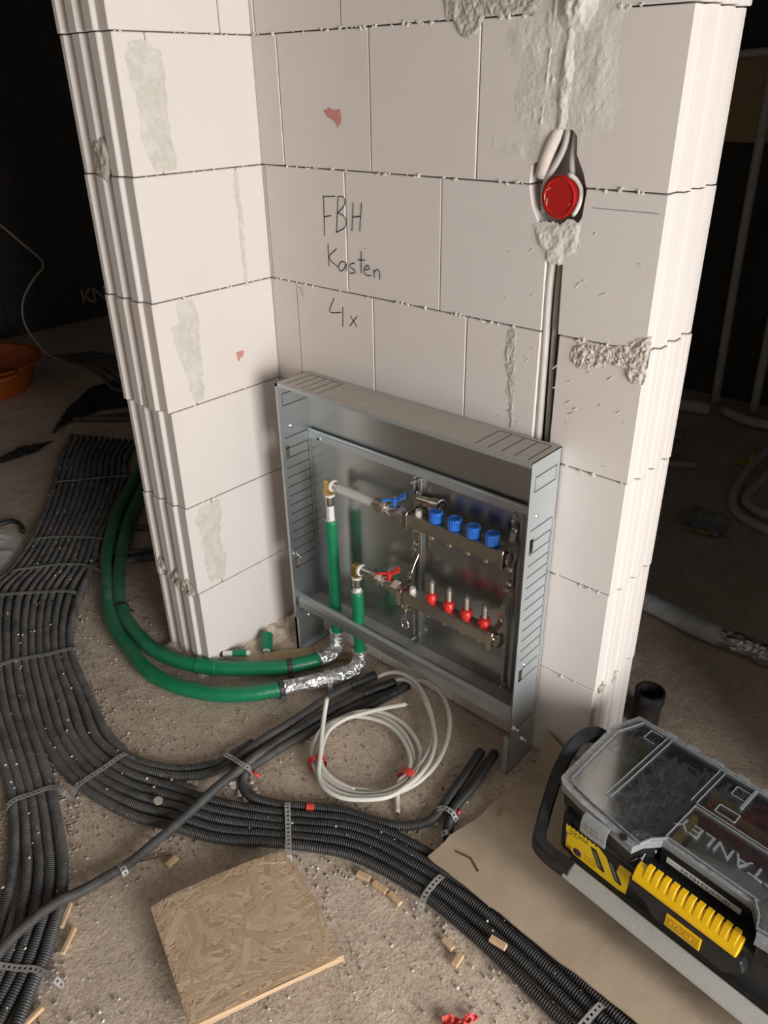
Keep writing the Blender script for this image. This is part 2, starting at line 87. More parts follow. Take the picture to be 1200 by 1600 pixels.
BG_VERT = [[0.266, 2.562, 0.0], [0.2, 2.562, 1.38], [0.427, 2.638, 0.0]]
BG_HOR = [(0.11, 2.298, 0.03), (0.221, 2.3341, 0.03), (0.3067, 2.3507, 0.03), (0.3525, 2.3884, 0.03), (0.4646, 2.3252, 0.03), (0.6193, 2.3251, 0.03)]
BG_BOARD = [[0.095, 2.5, 1.151], [0.281, 2.5, 1.157], [0.214, 2.5, 1.471], [0.086, 2.5, 1.474]]
LCABLE = [[-3.2, 0.78, 0.823], [-3.2, 0.812, 0.721], [-3.2, 0.857, 0.624], [-3.2, 0.953, 0.515], [-3.2, 0.957, 0.486], [-3.2, 0.879, 0.421], [-3.2, 0.792, 0.32], [-3.2, 0.755, 0.208], [-3.2, 0.756, 0.086], [-3.2, 0.808, -0.009], [-3.2, 0.853, -0.046]]
ORANGE = [(-2.7008, 0.3379, 0.0), (-2.5123, 0.4921, 0.0), (-2.4728, 0.4201, 0.15), (-2.5831, 0.3339, 0.2)]
LTAG = [(-2.921, 0.7757, 0.0)]
LDARK = [(-1.8252, -0.0971, 0.004), (-1.8717, 0.0396, 0.004), (-1.8305, 0.1849, 0.004), (-1.7713, 0.0781, 0.004), (-1.7734, -0.037, 0.004), (-1.7734, -0.1209, 0.004)]
LDARK2 = [(-1.8507, 0.1493, 0.004), (-2.1576, 0.4097, 0.004), (-2.3598, 0.6665, 0.004), (-2.3643, 0.8629, 0.004), (-2.2299, 0.8378, 0.004), (-1.9219, 0.6603, 0.004), (-2.0077, 0.533, 0.004), (-1.975, 0.3433, 0.004)]
LTUBE = [(-3.0336, 0.8898, 0.02), (-2.8292, 0.9412, 0.02), (-2.4957, 0.907, 0.02), (-2.1607, 0.8358, 0.02)]
KN = [(1.3722, 0.1136), (1.3657, 0.2138), (1.413, 0.2138)]
LHOSE = [(-1.2465, -0.3737, 0.006), (-1.2429, -0.3398, 0.006), (-1.2301, -0.2977, 0.006), (-1.1717, -0.2921, 0.006), (-1.1226, -0.3115, 0.006)]
SIDETUBE = [[(-0.7537, -0.2713, 0.0125), (-0.7399, -0.1955, 0.0125), (-0.6789, -0.1221, 0.0125), (-0.6453, -0.0549, 0.0125)], [(-0.7182, -0.3033, 0.0125), (-0.6958, -0.2222, 0.0125), (-0.6392, -0.1477, 0.0125), (-0.5986, -0.0865, 0.0125)], [(-0.8806, -0.0976, 0.0125), (-0.8259, -0.0272, 0.0125), (-0.7556, 0.0201, 0.0125)]]
LUMPS = [(0.3726, -0.5453, 0.017), (0.4012, -0.5498, 0.016), (0.4241, -0.5539, 0.013), (0.2854, -0.606, 0.012), (0.299, -0.6017, 0.01), (0.3946, -0.5163, 0.007), (0.4146, -0.5236, 0.008), (0.4286, -0.526, 0.008), (0.7407, -0.3637, 0.008), (0.7356, -0.3748, 0.006), (0.7856, -0.3269, 0.008)]
PALE_PATCH = [(-1.2603, -0.4502), (-1.3096, -0.3823), (-1.2878, -0.3325), (-1.2084, -0.3217), (-1.1053, -0.331), (-1.0043, -0.3712), (-0.9236, -0.4421), (-0.9027, -0.5105), (-0.9706, -0.5434), (-1.1229, -0.5267)]
TAPES = [(0.3887, -0.5032, 0.02), (0.4039, -0.5014, 0.015), (0.8095, -0.2837, 0.012), (0.8079, -0.2749, 0.015)]

# ------------------------------------------------------------------ materials
MATS = {}

class NT:
    def __init__(self, name):
        m = bpy.data.materials.new(name)
        m.use_nodes = True
        self.m = m
        self.t = m.node_tree
        self.b = self.t.nodes['Principled BSDF']
        self.out = self.t.nodes['Material Output']
    def n(self, kind, **kw):
        x = self.t.nodes.new(kind)
        for k, v in kw.items():
            setattr(x, k, v)
        return x
    def l(self, a, b):
        self.t.links.new(a, b)
    def coord(self, world=True):
        if world:
            return self.n('ShaderNodeNewGeometry').outputs['Position']
        return self.n('ShaderNodeTexCoord').outputs['Object']
    def noise(self, scale, detail=4, rough=0.55, vec=None, dist=0.0):
        x = self.n('ShaderNodeTexNoise')
        x.inputs['Scale'].default_value = scale
        x.inputs['Detail'].default_value = detail
        x.inputs['Roughness'].default_value = rough
        x.inputs['Distortion'].default_value = dist
        if vec is not None:
            self.l(vec, x.inputs['Vector'])
        return x.outputs['Fac']
    def ramp(self, fac, stops):
        x = self.n('ShaderNodeValToRGB')
        e = x.color_ramp.elements
        while len(e) < len(stops):
            e.new(0.5)
        for el, (p, c) in zip(e, stops):
            el.position = p
            el.color = (c, c, c, 1) if isinstance(c, (int, float)) else (*c, 1)
        self.l(fac, x.inputs[0])
        return x.outputs[0]
    def mix(self, fac, a, b, mode='MIX'):
        x = self.n('ShaderNodeMix', data_type='RGBA', blend_type=mode)
        for s, v in ((x.inputs[0], fac), (x.inputs[6], a), (x.inputs[7], b)):
            if hasattr(v, 'is_linked'):
                self.l(v, s)
            elif isinstance(v, (int, float)):
                s.default_value = v
            else:
                s.default_value = (*v, 1)
        return x.outputs[2]
    def math(self, op, a, b=0.0):
        x = self.n('ShaderNodeMath', operation=op)
        for s, v in ((x.inputs[0], a), (x.inputs[1], b)):
            if hasattr(v, 'is_linked'):
                self.l(v, s)
            else:
                s.default_value = v
        return x.outputs[0]
    def bump(self, h, strength, dist=0.002, normal=None):
        x = self.n('ShaderNodeBump')
        x.inputs['Strength'].default_value = strength
        x.inputs['Distance'].default_value = dist
        self.l(h, x.inputs['Height'])
        if normal is not None:
            self.l(normal, x.inputs['Normal'])
        return x.outputs[0]
    def set(self, color=None, rough=None, metal=None, normal=None, spec=None):
        for k, v in (('Base Color', color), ('Roughness', rough), ('Metallic', metal), ('Normal', normal), ('Specular IOR Level', spec)):
            if v is None:
                continue
            s = self.b.inputs[k]
            if hasattr(v, 'is_linked'):
                self.l(v, s)
            elif isinstance(v, (int, float)):
                s.default_value = v
            else:
                s.default_value = (*v, 1)

def keep(name, nt):
    MATS[name] = nt.m
    return nt.m

def simple(name, color, rough=0.5, metal=0.0, var=0.12, scale=40, bump=0.0, bscale=300, spec=None, dust=0.0, dustcol=(0.42, 0.37, 0.32)):
    t = NT(name)
    p = t.coord()
    f = t.noise(scale, 4, 0.6, p)
    lo = tuple(c * (1 - var) for c in color)
    hi = tuple(min(1, c * (1 + var)) for c in color)
    c = t.mix(f, lo, hi)
    if dust:
        d = t.ramp(t.noise(scale * 0.6 + 9, 5, 0.65, p), [(0.5 - dust * 0.35, 0.0), (0.8, dust)])
        c = t.mix(d, c, dustcol)
    nrm = None
    if bump:
        nrm = t.bump(t.noise(bscale, 3, 0.6, p), bump, 0.001)
    t.set(c, rough, metal, nrm, spec)
    return keep(name, t)

# lime-sand / aerated blocks: pale, faintly pink, fine pores
def block_mat():
    t = NT('pale_block')
    p = t.coord()
    big = t.noise(5, 4, 0.6, p)
    fine = t.noise(420, 2, 0.5, p)
    oi = t.n('ShaderNodeObjectInfo').outputs['Random']
    c = t.mix(big, (0.640, 0.577, 0.533), (0.728, 0.667, 0.622))
    c = t.mix(t.math('MULTIPLY', oi, 0.35), c, (0.66, 0.625, 0.60))
    c = t.mix(t.ramp(fine, [(0.30, 0.22), (0.42, 0.0)]), c, (0.50, 0.45, 0.40))
    st = t.noise(28, 5, 0.7, p)
    c = t.mix(t.ramp(st, [(0.68, 0.0), (0.8, 0.25)]), c, (0.80, 0.77, 0.73))
    b = t.bump(fine, 0.12, 0.001)
    b2 = t.bump(t.noise(60, 4, 0.6, p), 0.10, 0.002, b)
    t.set(c, 0.92, 0, b2, 0.2)
    return keep('block', t)
block_mat()

def rough_mat(name, a, b_, scale, bump, dist=0.004):
    t = NT(name)
    p = t.coord()
    f = t.noise(scale, 6, 0.7, p)
    c = t.mix(f, a, b_)
    n = t.bump(t.noise(scale * 3, 6, 0.75, p), bump, dist)
    t.set(c, 0.95, 0, n, 0.15)
    return keep(name, t)
rough_mat('mortar', (0.44, 0.415, 0.345), (0.62, 0.585, 0.505), 45, 0.5)
def thin_mortar():
    t = NT('thin_mortar')
    p = t.coord()
    a = t.mix(t.noise(60, 5, 0.7, p), (0.47, 0.445, 0.375), (0.63, 0.60, 0.53))
    f = t.ramp(t.noise(26, 6, 0.75, p), [(0.36, 0.15), (0.58, 0.95)])
    c = t.mix(f, (0.68, 0.63, 0.59), a)
    t.set(c, 0.95, 0, t.bump(t.noise(150, 6, 0.75, p), 0.5, 0.003), 0.15)
    return keep('thin_mortar', t)
thin_mortar()
rough_mat('plaster', (0.60, 0.56, 0.50), (0.76, 0.72, 0.665), 30, 0.45)
rough_mat('core', (0.16, 0.13, 0.11), (0.26, 0.21, 0.18), 60, 0.4)
rough_mat('broken', (0.58, 0.50, 0.44), (0.74, 0.67, 0.60), 60, 0.6)
rough_mat('rubble', (0.30, 0.25, 0.20), (0.62, 0.55, 0.47), 90, 0.5)
rough_mat('crumb', (0.62, 0.60, 0.54), (0.82, 0.79, 0.72), 90, 0.3)
rough_mat('shaded_wall', (0.055, 0.052, 0.048), (0.11, 0.10, 0.092), 6, 0.4)  # gloom of the rear rooms is put into this wall colour
rough_mat('roomwall', (0.30, 0.28, 0.26), (0.38, 0.355, 0.33), 6, 0.3)
rough_mat('concrete', (0.16, 0.155, 0.15), (0.24, 0.23, 0.22), 6, 0.3)

def floor_mat():
    t = NT('dusty_slab')
    p = t.coord()
    n1 = t.noise(2.2, 6, 0.6, p)
    n2 = t.noise(14, 8, 0.7, p, 0.4)
    n3 = t.noise(130, 4, 0.7, p)
    c = t.mix(t.ramp(n2, [(0.30, 0.0), (0.72, 1.0)]), (0.43, 0.325, 0.237), (0.70, 0.565, 0.445))
    c = t.mix(t.ramp(n1, [(0.35, 0.0), (0.7, 0.6)]), c, (0.69, 0.58, 0.47))
    c = t.mix(t.ramp(n3, [(0.54, 0.0), (0.70, 0.65)]), c, (0.74, 0.655, 0.56))
    c = t.mix(t.ramp(n3, [(0.28, 0.75), (0.45, 0.0)]), c, (0.17, 0.125, 0.095))
    b = t.bump(n3, 0.55, 0.003)
    b = t.bump(n2, 0.6, 0.012, b)
    v = t.n('ShaderNodeTexVoronoi')
    v.inputs['Scale'].default_value = 150
    t.l(p, v.inputs['Vector'])
    b = t.bump(v.outputs['Distance'], 0.25, 0.002, b)
    t.set(c, 0.95, 0, b, 0.15)
    return keep('floor', t)
floor_mat()

def steel_mat(name, col, rough, dust=0.0, spangle=0.1, metal=0.95):
    t = NT(name)
    p = t.coord()
    v = t.n('ShaderNodeTexVoronoi')
    v.inputs['Scale'].default_value = 90
    t.l(p, v.inputs['Vector'])
    sp = t.math('MULTIPLY', v.outputs['Color'], 1.0)
    c = t.mix(t.math('MULTIPLY', sp, spangle), col, tuple(min(1, x * 1.35) for x in col))
    n = t.noise(4, 2, 0.5, p)
    r = t.math('ADD', t.math('MULTIPLY', n, 0.14), rough - 0.07)
    if dust:
        d = t.ramp(t.noise(22, 6, 0.7, p), [(0.30, 0.1), (0.62, dust)])
        c = t.mix(d, c, (0.46, 0.41, 0.35))
        m = t.n('ShaderNodeMath', operation='SUBTRACT')
        m.inputs[0].default_value = 0.95
        t.l(d, m.inputs[1])
        t.l(m.outputs[0], t.b.inputs['Metallic'])
        t.set(c, r, None)
        t.l(t.math('ADD', r, t.math('MULTIPLY', d, 0.5)), t.b.inputs['Roughness'])
    else:
        t.set(c, r, metal)
    return keep(name, t)
steel_mat('galv', (0.60, 0.64, 0.66), 0.54, 0, 0.1, 0.9)
steel_mat('galv_shaded', (0.46, 0.48, 0.49), 0.42, 0, 0.1, 0.97)  # shaded copy of galv, darker tone stands in for dark reflections
steel_mat('galv_back', (0.44, 0.455, 0.45), 0.27)
steel_mat('galv_dusty', (0.52, 0.52, 0.50), 0.42, 0.85)
steel_mat('strap_steel', (0.52, 0.53, 0.52), 0.5, 0.35)
steel_mat('zinc', (0.68, 0.69, 0.70), 0.30)
simple('nickel', (0.58, 0.53, 0.46), 0.33, 1.0, 0.12, 60, 0.05, 200)
simple('nickel_bright', (0.66, 0.60, 0.52), 0.2, 1.0, 0.1, 60)
simple('steel_sleeve', (0.66, 0.64, 0.60), 0.25, 1.0, 0.08, 60)
simple('brass', (0.62, 0.42, 0.13), 0.28, 1.0, 0.12, 60)
simple('blue_plastic', (0.012, 0.155, 0.62), 0.4, 0, 0.12, 60, dust=0.18)
simple('red_plastic', (0.70, 0.028, 0.018), 0.35, 0, 0.1, 60)
simple('white_plastic', (0.75, 0.73, 0.68), 0.4, 0, 0.06, 50)
simple('pipe_white', (0.62, 0.60, 0.56), 0.42, 0, 0.06, 30)
simple('black_rubber', (0.016, 0.016, 0.017), 0.5, 0, 0.2, 60, dust=0.14)
simple('black_plastic', (0.013, 0.014, 0.016), 0.42, 0, 0.25, 30, 0.1, 500, dust=0.10, dustcol=(0.16, 0.15, 0.14))
simple('yellow_plastic', (0.88, 0.52, 0.004), 0.4, 0, 0.05, 30)
simple('yellow_print', (0.88, 0.60, 0.012), 0.45, 0, 0.05, 20)
simple('yellow_dark', (0.62, 0.34, 0.004), 0.45, 0, 0.05, 20)
simple('ink_black', (0.012, 0.012, 0.014), 0.5)
simple('ink_grey', (0.16, 0.15, 0.15), 0.5)
simple('ink_purple', (0.08, 0.03, 0.10), 0.5)
simple('pencil', (0.035, 0.03, 0.03), 0.7, var=0.5, scale=300)
simple('red_chalk', (0.56, 0.23, 0.20), 0.9, 0, 0.3, 120)
simple('red_box', (0.46, 0.016, 0.014), 0.3, 0, 0.1, 40)
simple('red_tape', (0.72, 0.07, 0.055), 0.45, 0, 0.12, 60)
simple('red_rag', (0.75, 0.10, 0.09), 0.7, 0, 0.2, 60)
simple('cable_white', (0.66, 0.63, 0.56), 0.42, 0, 0.08, 40, dust=0.12)
simple('chase_cable', (0.55, 0.52, 0.47), 0.5, 0, 0.1, 40)
simple('cable_grey', (0.46, 0.44, 0.41), 0.45, 0, 0.1, 40, dust=0.3, dustcol=(0.6, 0.56, 0.5))
simple('copper_end', (0.55, 0.25, 0.10), 0.4, 0.9)
simple('aluminium', (0.70, 0.69, 0.65), 0.42, 0.6, 0.06, 40)
simple('amber_divider', (0.80, 0.58, 0.18), 0.4, 0, 0.1, 40)
simple('screw_steel', (0.70, 0.73, 0.76), 0.4, 0.15, 0.4, 200)
simple('tray_dark', (0.48, 0.48, 0.46), 0.6, 0, 0.3, 60)
simple('anchor_red', (0.62, 0.03, 0.06), 0.45, 0, 0.3, 80)
simple('sticker_white', (0.72, 0.70, 0.64), 0.5, 0, 0.05, 40)
simple('insulation_foam', (0.52, 0.52, 0.50), 0.8)
simple('wood_chip', (0.60, 0.41, 0.24), 0.8, 0, 0.2, 60, 0.3, 200)
simple('timber', (0.46, 0.33, 0.18), 0.8, 0, 0.25, 30, 0.3, 150, dust=0.3)
simple('orange_plastic', (0.38, 0.075, 0.010), 0.5, 0, 0.2, 10)
simple('yellow_bag', (0.50, 0.42, 0.03), 0.5)
simple('wrap_white', (0.70, 0.72, 0.73), 0.55, 0, 0.1, 30, 0.4, 80)
simple('paper', (0.40, 0.37, 0.33), 0.8, 0, 0.2, 20)
simple('grey_card', (0.40, 0.40, 0.44), 0.8)
simple('rust_nail', (0.14, 0.085, 0.05), 0.7, 0.4)

def green_mat():
    t = NT('green_insulation')
    p = t.coord()
    w = t.noise(26, 5, 0.65, p, 0.6)
    c = t.mix(w, (0.004, 0.150, 0.062), (0.012, 0.235, 0.105))
    sep = t.n('ShaderNodeSeparateXYZ')
    t.l(p, sep.inputs[0])
    far = t.ramp(t.math('MULTIPLY', sep.outputs[0], -1.0), [(0.02, 0.0), (0.5, 0.55)])
    d = t.math('MULTIPLY', t.ramp(t.noise(18, 6, 0.7, p), [(0.35, 0.15), (0.62, 1.0)]), far)
    c = t.mix(d, c, (0.20, 0.30, 0.24))
    b = t.bump(t.noise(55, 5, 0.6, p, 1.0), 0.35, 0.003)
    t.set(c, 0.36, 0, b, 0.5)
    return keep('green', t)
green_mat()

def conduit_mat():
    t = NT('black_conduit')
    p = t.coord()
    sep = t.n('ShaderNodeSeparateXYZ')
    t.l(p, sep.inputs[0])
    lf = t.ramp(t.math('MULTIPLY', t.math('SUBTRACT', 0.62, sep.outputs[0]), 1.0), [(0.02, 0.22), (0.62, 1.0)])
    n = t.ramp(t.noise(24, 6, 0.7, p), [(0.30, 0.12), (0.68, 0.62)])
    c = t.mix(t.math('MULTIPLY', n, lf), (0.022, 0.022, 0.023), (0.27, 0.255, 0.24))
    b = t.bump(t.noise(160, 4, 0.7, p), 0.25, 0.001)
    t.set(c, 0.5, 0, b, 0.45)
    return keep('conduit', t)
conduit_mat()

def foil_mat():
    t = NT('foil')
    p = t.coord()
    v = t.n('ShaderNodeTexVoronoi')
    v.inputs['Scale'].default_value = 75
    t.l(p, v.inputs['Vector'])
    h = t.math('ADD', v.outputs['Distance'], t.noise(45, 4, 0.7, p, 1.5))
    b = t.bump(h, 0.55, 0.010)
    t.set((0.80, 0.80, 0.80), 0.24, 0.95, b)
    return keep('foil', t)
foil_mat()

def osb_mat(name, island):
    t = NT(name)
    p = t.coord(False)
    g = t.noise(120, 4, 0.6, p)
    if island:
        r = t.n('ShaderNodeNewGeometry').outputs['Random Per Island']
        c = t.ramp(r, [(0.0, (0.43, 0.29, 0.175)), (0.15, (0.53, 0.38, 0.24)), (0.7, (0.62, 0.46, 0.305)), (1.0, (0.71, 0.56, 0.40))])
        c = t.mix(t.math('MULTIPLY', g, 0.35), c, (0.40, 0.26, 0.15))
    else:
        c = t.mix(g, (0.42, 0.28, 0.165), (0.60, 0.435, 0.28))
    d = t.ramp(t.noise(7, 5, 0.6, p), [(0.4, 0.0), (0.72, 0.42)])
    c = t.mix(d, c, (0.48, 0.385, 0.29))
    b = t.bump(t.noise(160, 4, 0.7, p), 0.4, 0.0015)
    t.set(c, 0.85, 0, b, 0.2)
    return keep(name, t)
osb_mat('osb', False)
osb_mat('osb_strand', True)

def card_mat():
    t = NT('cardboard')
    p = t.coord()
    n = t.noise(9, 6, 0.65, p)
    c = t.mix(n, (0.385, 0.295, 0.207), (0.50, 0.395, 0.288))
    c = t.mix(t.ramp(t.noise(70, 4, 0.7, p), [(0.62, 0.0), (0.75, 0.35)]), c, (0.22, 0.15, 0.09))
    b = t.bump(t.noise(25, 5, 0.6, p), 0.25, 0.004)
    t.set(c, 0.9, 0, b, 0.15)
    return keep('card', t)
card_mat()

def clear_mat(name, tint, refl, haze, hazecol):
    m = bpy.data.materials.new(name)
    m.use_nodes = True
    t = m.node_tree
    t.nodes.remove(t.nodes['Principled BSDF'])
    out = t.nodes['Material Output']
    tr = t.nodes.new('ShaderNodeBsdfTransparent')
    tr.inputs[0].default_value = (*tint, 1)
    gl = t.nodes.new('ShaderNodeBsdfGlossy')
    gl.inputs['Roughness'].default_value = 0.12
    df = t.nodes.new('ShaderNodeBsdfDiffuse')
    df.inputs[0].default_value = (*hazecol, 1)
    fr = t.nodes.new('ShaderNodeFresnel')
    fr.inputs[0].default_value = 1.5
    m1 = t.nodes.new('ShaderNodeMixShader')
    m2 = t.nodes.new('ShaderNodeMixShader')
    mm = t.nodes.new('ShaderNodeMath')
    mm.operation = 'MULTIPLY'
    mm.inputs[1].default_value = refl
    t.links.new(fr.outputs[0], mm.inputs[0])
    nz = t.nodes.new('ShaderNodeTexNoise')
    nz.inputs['Scale'].default_value = 55
    nz.inputs['Detail'].default_value = 6
    mh = t.nodes.new('ShaderNodeMath')
    mh.operation = 'MULTIPLY'
    mh.inputs[1].default_value = haze * 2
    t.links.new(nz.outputs['Fac'], mh.inputs[0])
    t.links.new(mh.outputs[0], m1.inputs[0])
    t.links.new(tr.outputs[0], m1.inputs[1])
    t.links.new(df.outputs[0], m1.inputs[2])
    t.links.new(mm.outputs[0], m2.inputs[0])
    t.links.new(m1.outputs[0], m2.inputs[1])
    t.links.new(gl.outputs[0], m2.inputs[2])
    t.links.new(m2.outputs[0], out.inputs[0])
    MATS[name] = m
clear_mat('clear', (0.97, 0.98, 0.98), 0.8, 0.02, (0.6, 0.63, 0.65))
clear_mat('clear_glint', (0.93, 0.95, 0.95), 1.7, 0.30, (0.82, 0.86, 0.88))  # whitish diffuse mix paints bright highlights into the clear edges
clear_mat('clear_bag', (0.85, 0.87, 0.87), 1.6, 0.22, (0.55, 0.57, 0.58))
clear_mat('clear_tube', (0.92, 0.9, 0.86), 1.2, 0.12, (0.8, 0.74, 0.66))

# ------------------------------------------------------------------ mesh helpers
def link(name, me, mat=None, parent=None, smooth=False):
    if mat is not None:
        me.materials.append(MATS[mat])
    if smooth:
        me.polygons.foreach_set('use_smooth', [True] * len(me.polygons))
    o = bpy.data.objects.new(name, me)
    COL.objects.link(o)
    if parent is not None:
        o.parent = parent
    return o

def from_arrays(name, V, F, mat, parent=None, smooth=False):
    me = bpy.data.meshes.new(name)
    me.from_pydata([tuple(v) for v in V], [], [tuple(f) for f in F])
    me.update()
    return link(name, me, mat, parent, smooth)

def from_bm(name, bm, mat, parent=None, smooth=False):
    bmesh.ops.recalc_face_normals(bm, faces=bm.faces)
    me = bpy.data.meshes.new(name)
    bm.to_mesh(me)
    bm.free()
    return link(name, me, mat, parent, smooth)

def tag(o, label, cat, group=None, kind=None):
    o['label'] = label
    o['category'] = cat
    if group:
        o['group'] = group
    if kind:
        o['kind'] = kind
    return o

def empty(name, loc=(0, 0, 0), rz=0.0):
    o = bpy.data.objects.new(name, None)
    o.empty_display_size = 0.05
    o.location = loc
    o.rotation_euler = (0, 0, rz)
    COL.objects.link(o)
    return o

def bm_box(bm, x0, x1, y0, y1, z0, z1, bev=0.0, mat4=None):
    vs = [bm.verts.new((x, y, z)) for x in (x0, x1) for y in (y0, y1) for z in (z0, z1)]
    fs = [(0, 1, 3, 2), (4, 6, 7, 5), (0, 4, 5, 1), (2, 3, 7, 6), (0, 2, 6, 4), (1, 5, 7, 3)]
    faces = [bm.faces.new([vs[i] for i in f]) for f in fs]
    if bev:
        es = set(e for f in faces for e in f.edges)
        r = bmesh.ops.bevel(bm, geom=list(es), offset=bev, segments=1, affect='EDGES')
        vs = list({v for f in r['faces'] for v in f.verts} | {v for v in vs if v.is_valid})
    if mat4 is not None:
        for v in vs:
            if v.is_valid:
                v.co = mat4 @ v.co
    return vs

def box(name, x0, x1, y0, y1, z0, z1, mat, parent=None, bev=0.001, mat4=None):
    bm = bmesh.new()
    bm_box(bm, x0, x1, y0, y1, z0, z1, bev, mat4)
    return from_bm(name, bm, mat, parent)

def bm_prism(bm, poly, a0, a1, axis, bev=0.0):
    """extrude a 2-D outline: axis 'z' -> (x,y), axis 'y' -> (x,z), axis 'x' -> (y,z)"""
    def P(p, a):
        return {'z': (p[0], p[1], a), 'y': (p[0], a, p[1]), 'x': (a, p[0], p[1])}[axis]
    lo = [bm.verts.new(P(p, a0)) for p in poly]
    hi = [bm.verts.new(P(p, a1)) for p in poly]
    n = len(poly)
    fs = [bm.faces.new(lo), bm.faces.new(list(reversed(hi)))]
    for i in range(n):
        fs.append(bm.faces.new((lo[i], hi[i], hi[(i + 1) % n], lo[(i + 1) % n])))
    bmesh.ops.recalc_face_normals(bm, faces=fs)
    if bev:
        es = [e for e in set(e for f in fs for e in f.edges) if len(e.link_faces) == 2 and e.calc_face_angle(0) > 0.6]
        bmesh.ops.bevel(bm, geom=es, offset=bev, segments=1, affect='EDGES', clamp_overlap=True)

def prism(name, poly, a0, a1, axis, mat, parent=None, bev=0.0):
    bm = bmesh.new()
    bm_prism(bm, poly, a0, a1, axis, bev)
    return from_bm(name, bm, mat, parent)

def catmull(pts, step):
    P = np.array(pts, float)
    if len(P) == 2:
        Q = np.linspace(P[0], P[1], 40)
    else:
        ext = np.vstack([2 * P[0] - P[1], P, 2 * P[-1] - P[-2]])
        Q = []
        for i in range(1, len(ext) - 2):
            p0, p1, p2, p3 = ext[i - 1:i + 3]
            d = [max(1e-6, np.linalg.norm(b - a) ** 0.5) for a, b in ((p0, p1), (p1, p2), (p2, p3))]
            t0, t1 = 0, d[0]
            t2 = t1 + d[1]
            t3 = t2 + d[2]
            for t in np.linspace(t1, t2, 24, endpoint=False):
                A1 = (t1 - t) / (t1 - t0) * p0 + (t - t0) / (t1 - t0) * p1
                A2 = (t2 - t) / (t2 - t1) * p1 + (t - t1) / (t2 - t1) * p2
                A3 = (t3 - t) / (t3 - t2) * p2 + (t - t2) / (t3 - t2) * p3
                B1 = (t2 - t) / (t2 - t0) * A1 + (t - t0) / (t2 - t0) * A2
                B2 = (t3 - t) / (t3 - t1) * A2 + (t - t1) / (t3 - t1) * A3
                Q.append((t2 - t) / (t2 - t1) * B1 + (t - t1) / (t2 - t1) * B2)
        Q.append(P[-1])
        Q = np.array(Q)
    s = np.concatenate([[0], np.cumsum(np.linalg.norm(np.diff(Q, axis=0), axis=1))])
    n = max(2, int(round(s[-1] / step)) + 1)
    u = np.linspace(0, s[-1], n)
    return np.stack([np.interp(u, s, Q[:, k]) for k in range(3)], 1)

def frames(Q):
    T = np.gradient(Q, axis=0)
    T /= np.linalg.norm(T, axis=1)[:, None] + 1e-12
    n = np.array([0, 0, 1.0])
    if abs(T[0] @ n) > 0.95:
        n = np.array([1.0, 0, 0])
    N = []
    for t in T:
        n = n - t * (n @ t)
        n = n / (np.linalg.norm(n) + 1e-12)
        N.append(n.copy())
    N = np.array(N)
    return T, N, np.cross(T, N)

def tube_arrays(Q, R, sides, caps=True, off=0):
    T, N, B = frames(Q)
    R = np.broadcast_to(np.asarray(R, float), (len(Q),))
    a = np.arange(sides) * 2 * math.pi / sides
    ring = N[:, None, :] * np.cos(a)[None, :, None] + B[:, None, :] * np.sin(a)[None, :, None]
    V = (Q[:, None, :] + ring * R[:, None, None]).reshape(-1, 3)
    F = []
    for i in range(len(Q) - 1):
        o = i * sides + off
        for j in range(sides):
            k = (j + 1) % sides
            F.append((o + j, o + k, o + sides + k, o + sides + j))
    if caps:
        F.append(tuple(off + j for j in reversed(range(sides))))
        F.append(tuple(off + (len(Q) - 1) * sides + j for j in range(sides)))
    return V, F

def tube(name, pts, r, mat, parent=None, sides=12, step=0.012, smooth_path=True):
    Q = catmull(pts, step) if smooth_path else np.array(pts, float)
    V, F = tube_arrays(Q, r, sides)
    return from_arrays(name, V, F, mat, parent, True)

def corrugated(name, pts, r, mat, parent=None, sides=10, pitch=0.0050, depth=0.0019, jit=0.0):
    Q = catmull(pts, pitch / 2)
    # two rings on each ridge, two in each groove, so that the ridges catch the light
    T = np.gradient(Q, axis=0)
    T /= np.linalg.norm(T, axis=1)[:, None] + 1e-12
    Q2 = np.repeat(Q, 2, axis=0)
    sh = pitch * 0.17
    Q2[0::2] -= T * sh
    Q2[1::2] += T * sh
    R = np.full(len(Q2), r)
    R[2::4] -= depth
    R[3::4] -= depth
    V, F = tube_arrays(Q2, R, sides)
    return from_arrays(name, V, F, mat, parent, True)

def lathe(name, prof, axis_o, axis_d, mat, parent=None, sides=20, smooth=True):
    """prof: list of (distance along axis, radius)"""
    o = np.array(axis_o, float)
    d = np.array(axis_d, float)
    d /= np.linalg.norm(d)
    h = np.array([0, 0, 1.0]) if abs(d[2]) < 0.9 else np.array([1.0, 0, 0])
    n = h - d * (h @ d)
    n /= np.linalg.norm(n)
    b = np.cross(d, n)
    V, F = [], []
    for t, r in prof:
        for j in range(sides):
            a = 2 * math.pi * j / sides
            V.append(o + d * t + (n * math.cos(a) + b * math.sin(a)) * max(r, 1e-5))
    for i in range(len(prof) - 1):
        for j in range(sides):
            k = (j + 1) % sides
            F.append((i * sides + j, i * sides + k, (i + 1) * sides + k, (i + 1) * sides + j))
    F.append(tuple(reversed(range(sides))))
    F.append(tuple((len(prof) - 1) * sides + j for j in range(sides)))
    ob = from_arrays(name, V, F, mat, parent, False)
    if smooth:
        me = ob.data
        me.polygons.foreach_set('use_smooth', [len(p.vertices) == 4 for p in me.polygons])
        try:
            me.set_sharp_from_angle(angle=math.radians(40))
        except Exception:
            pass
    return ob

def fbm(x, y, z, sc, oct_=4):
    return noise.fractal(Vector((x * sc, y * sc, z * sc)), 0.9, 2.0, oct_)

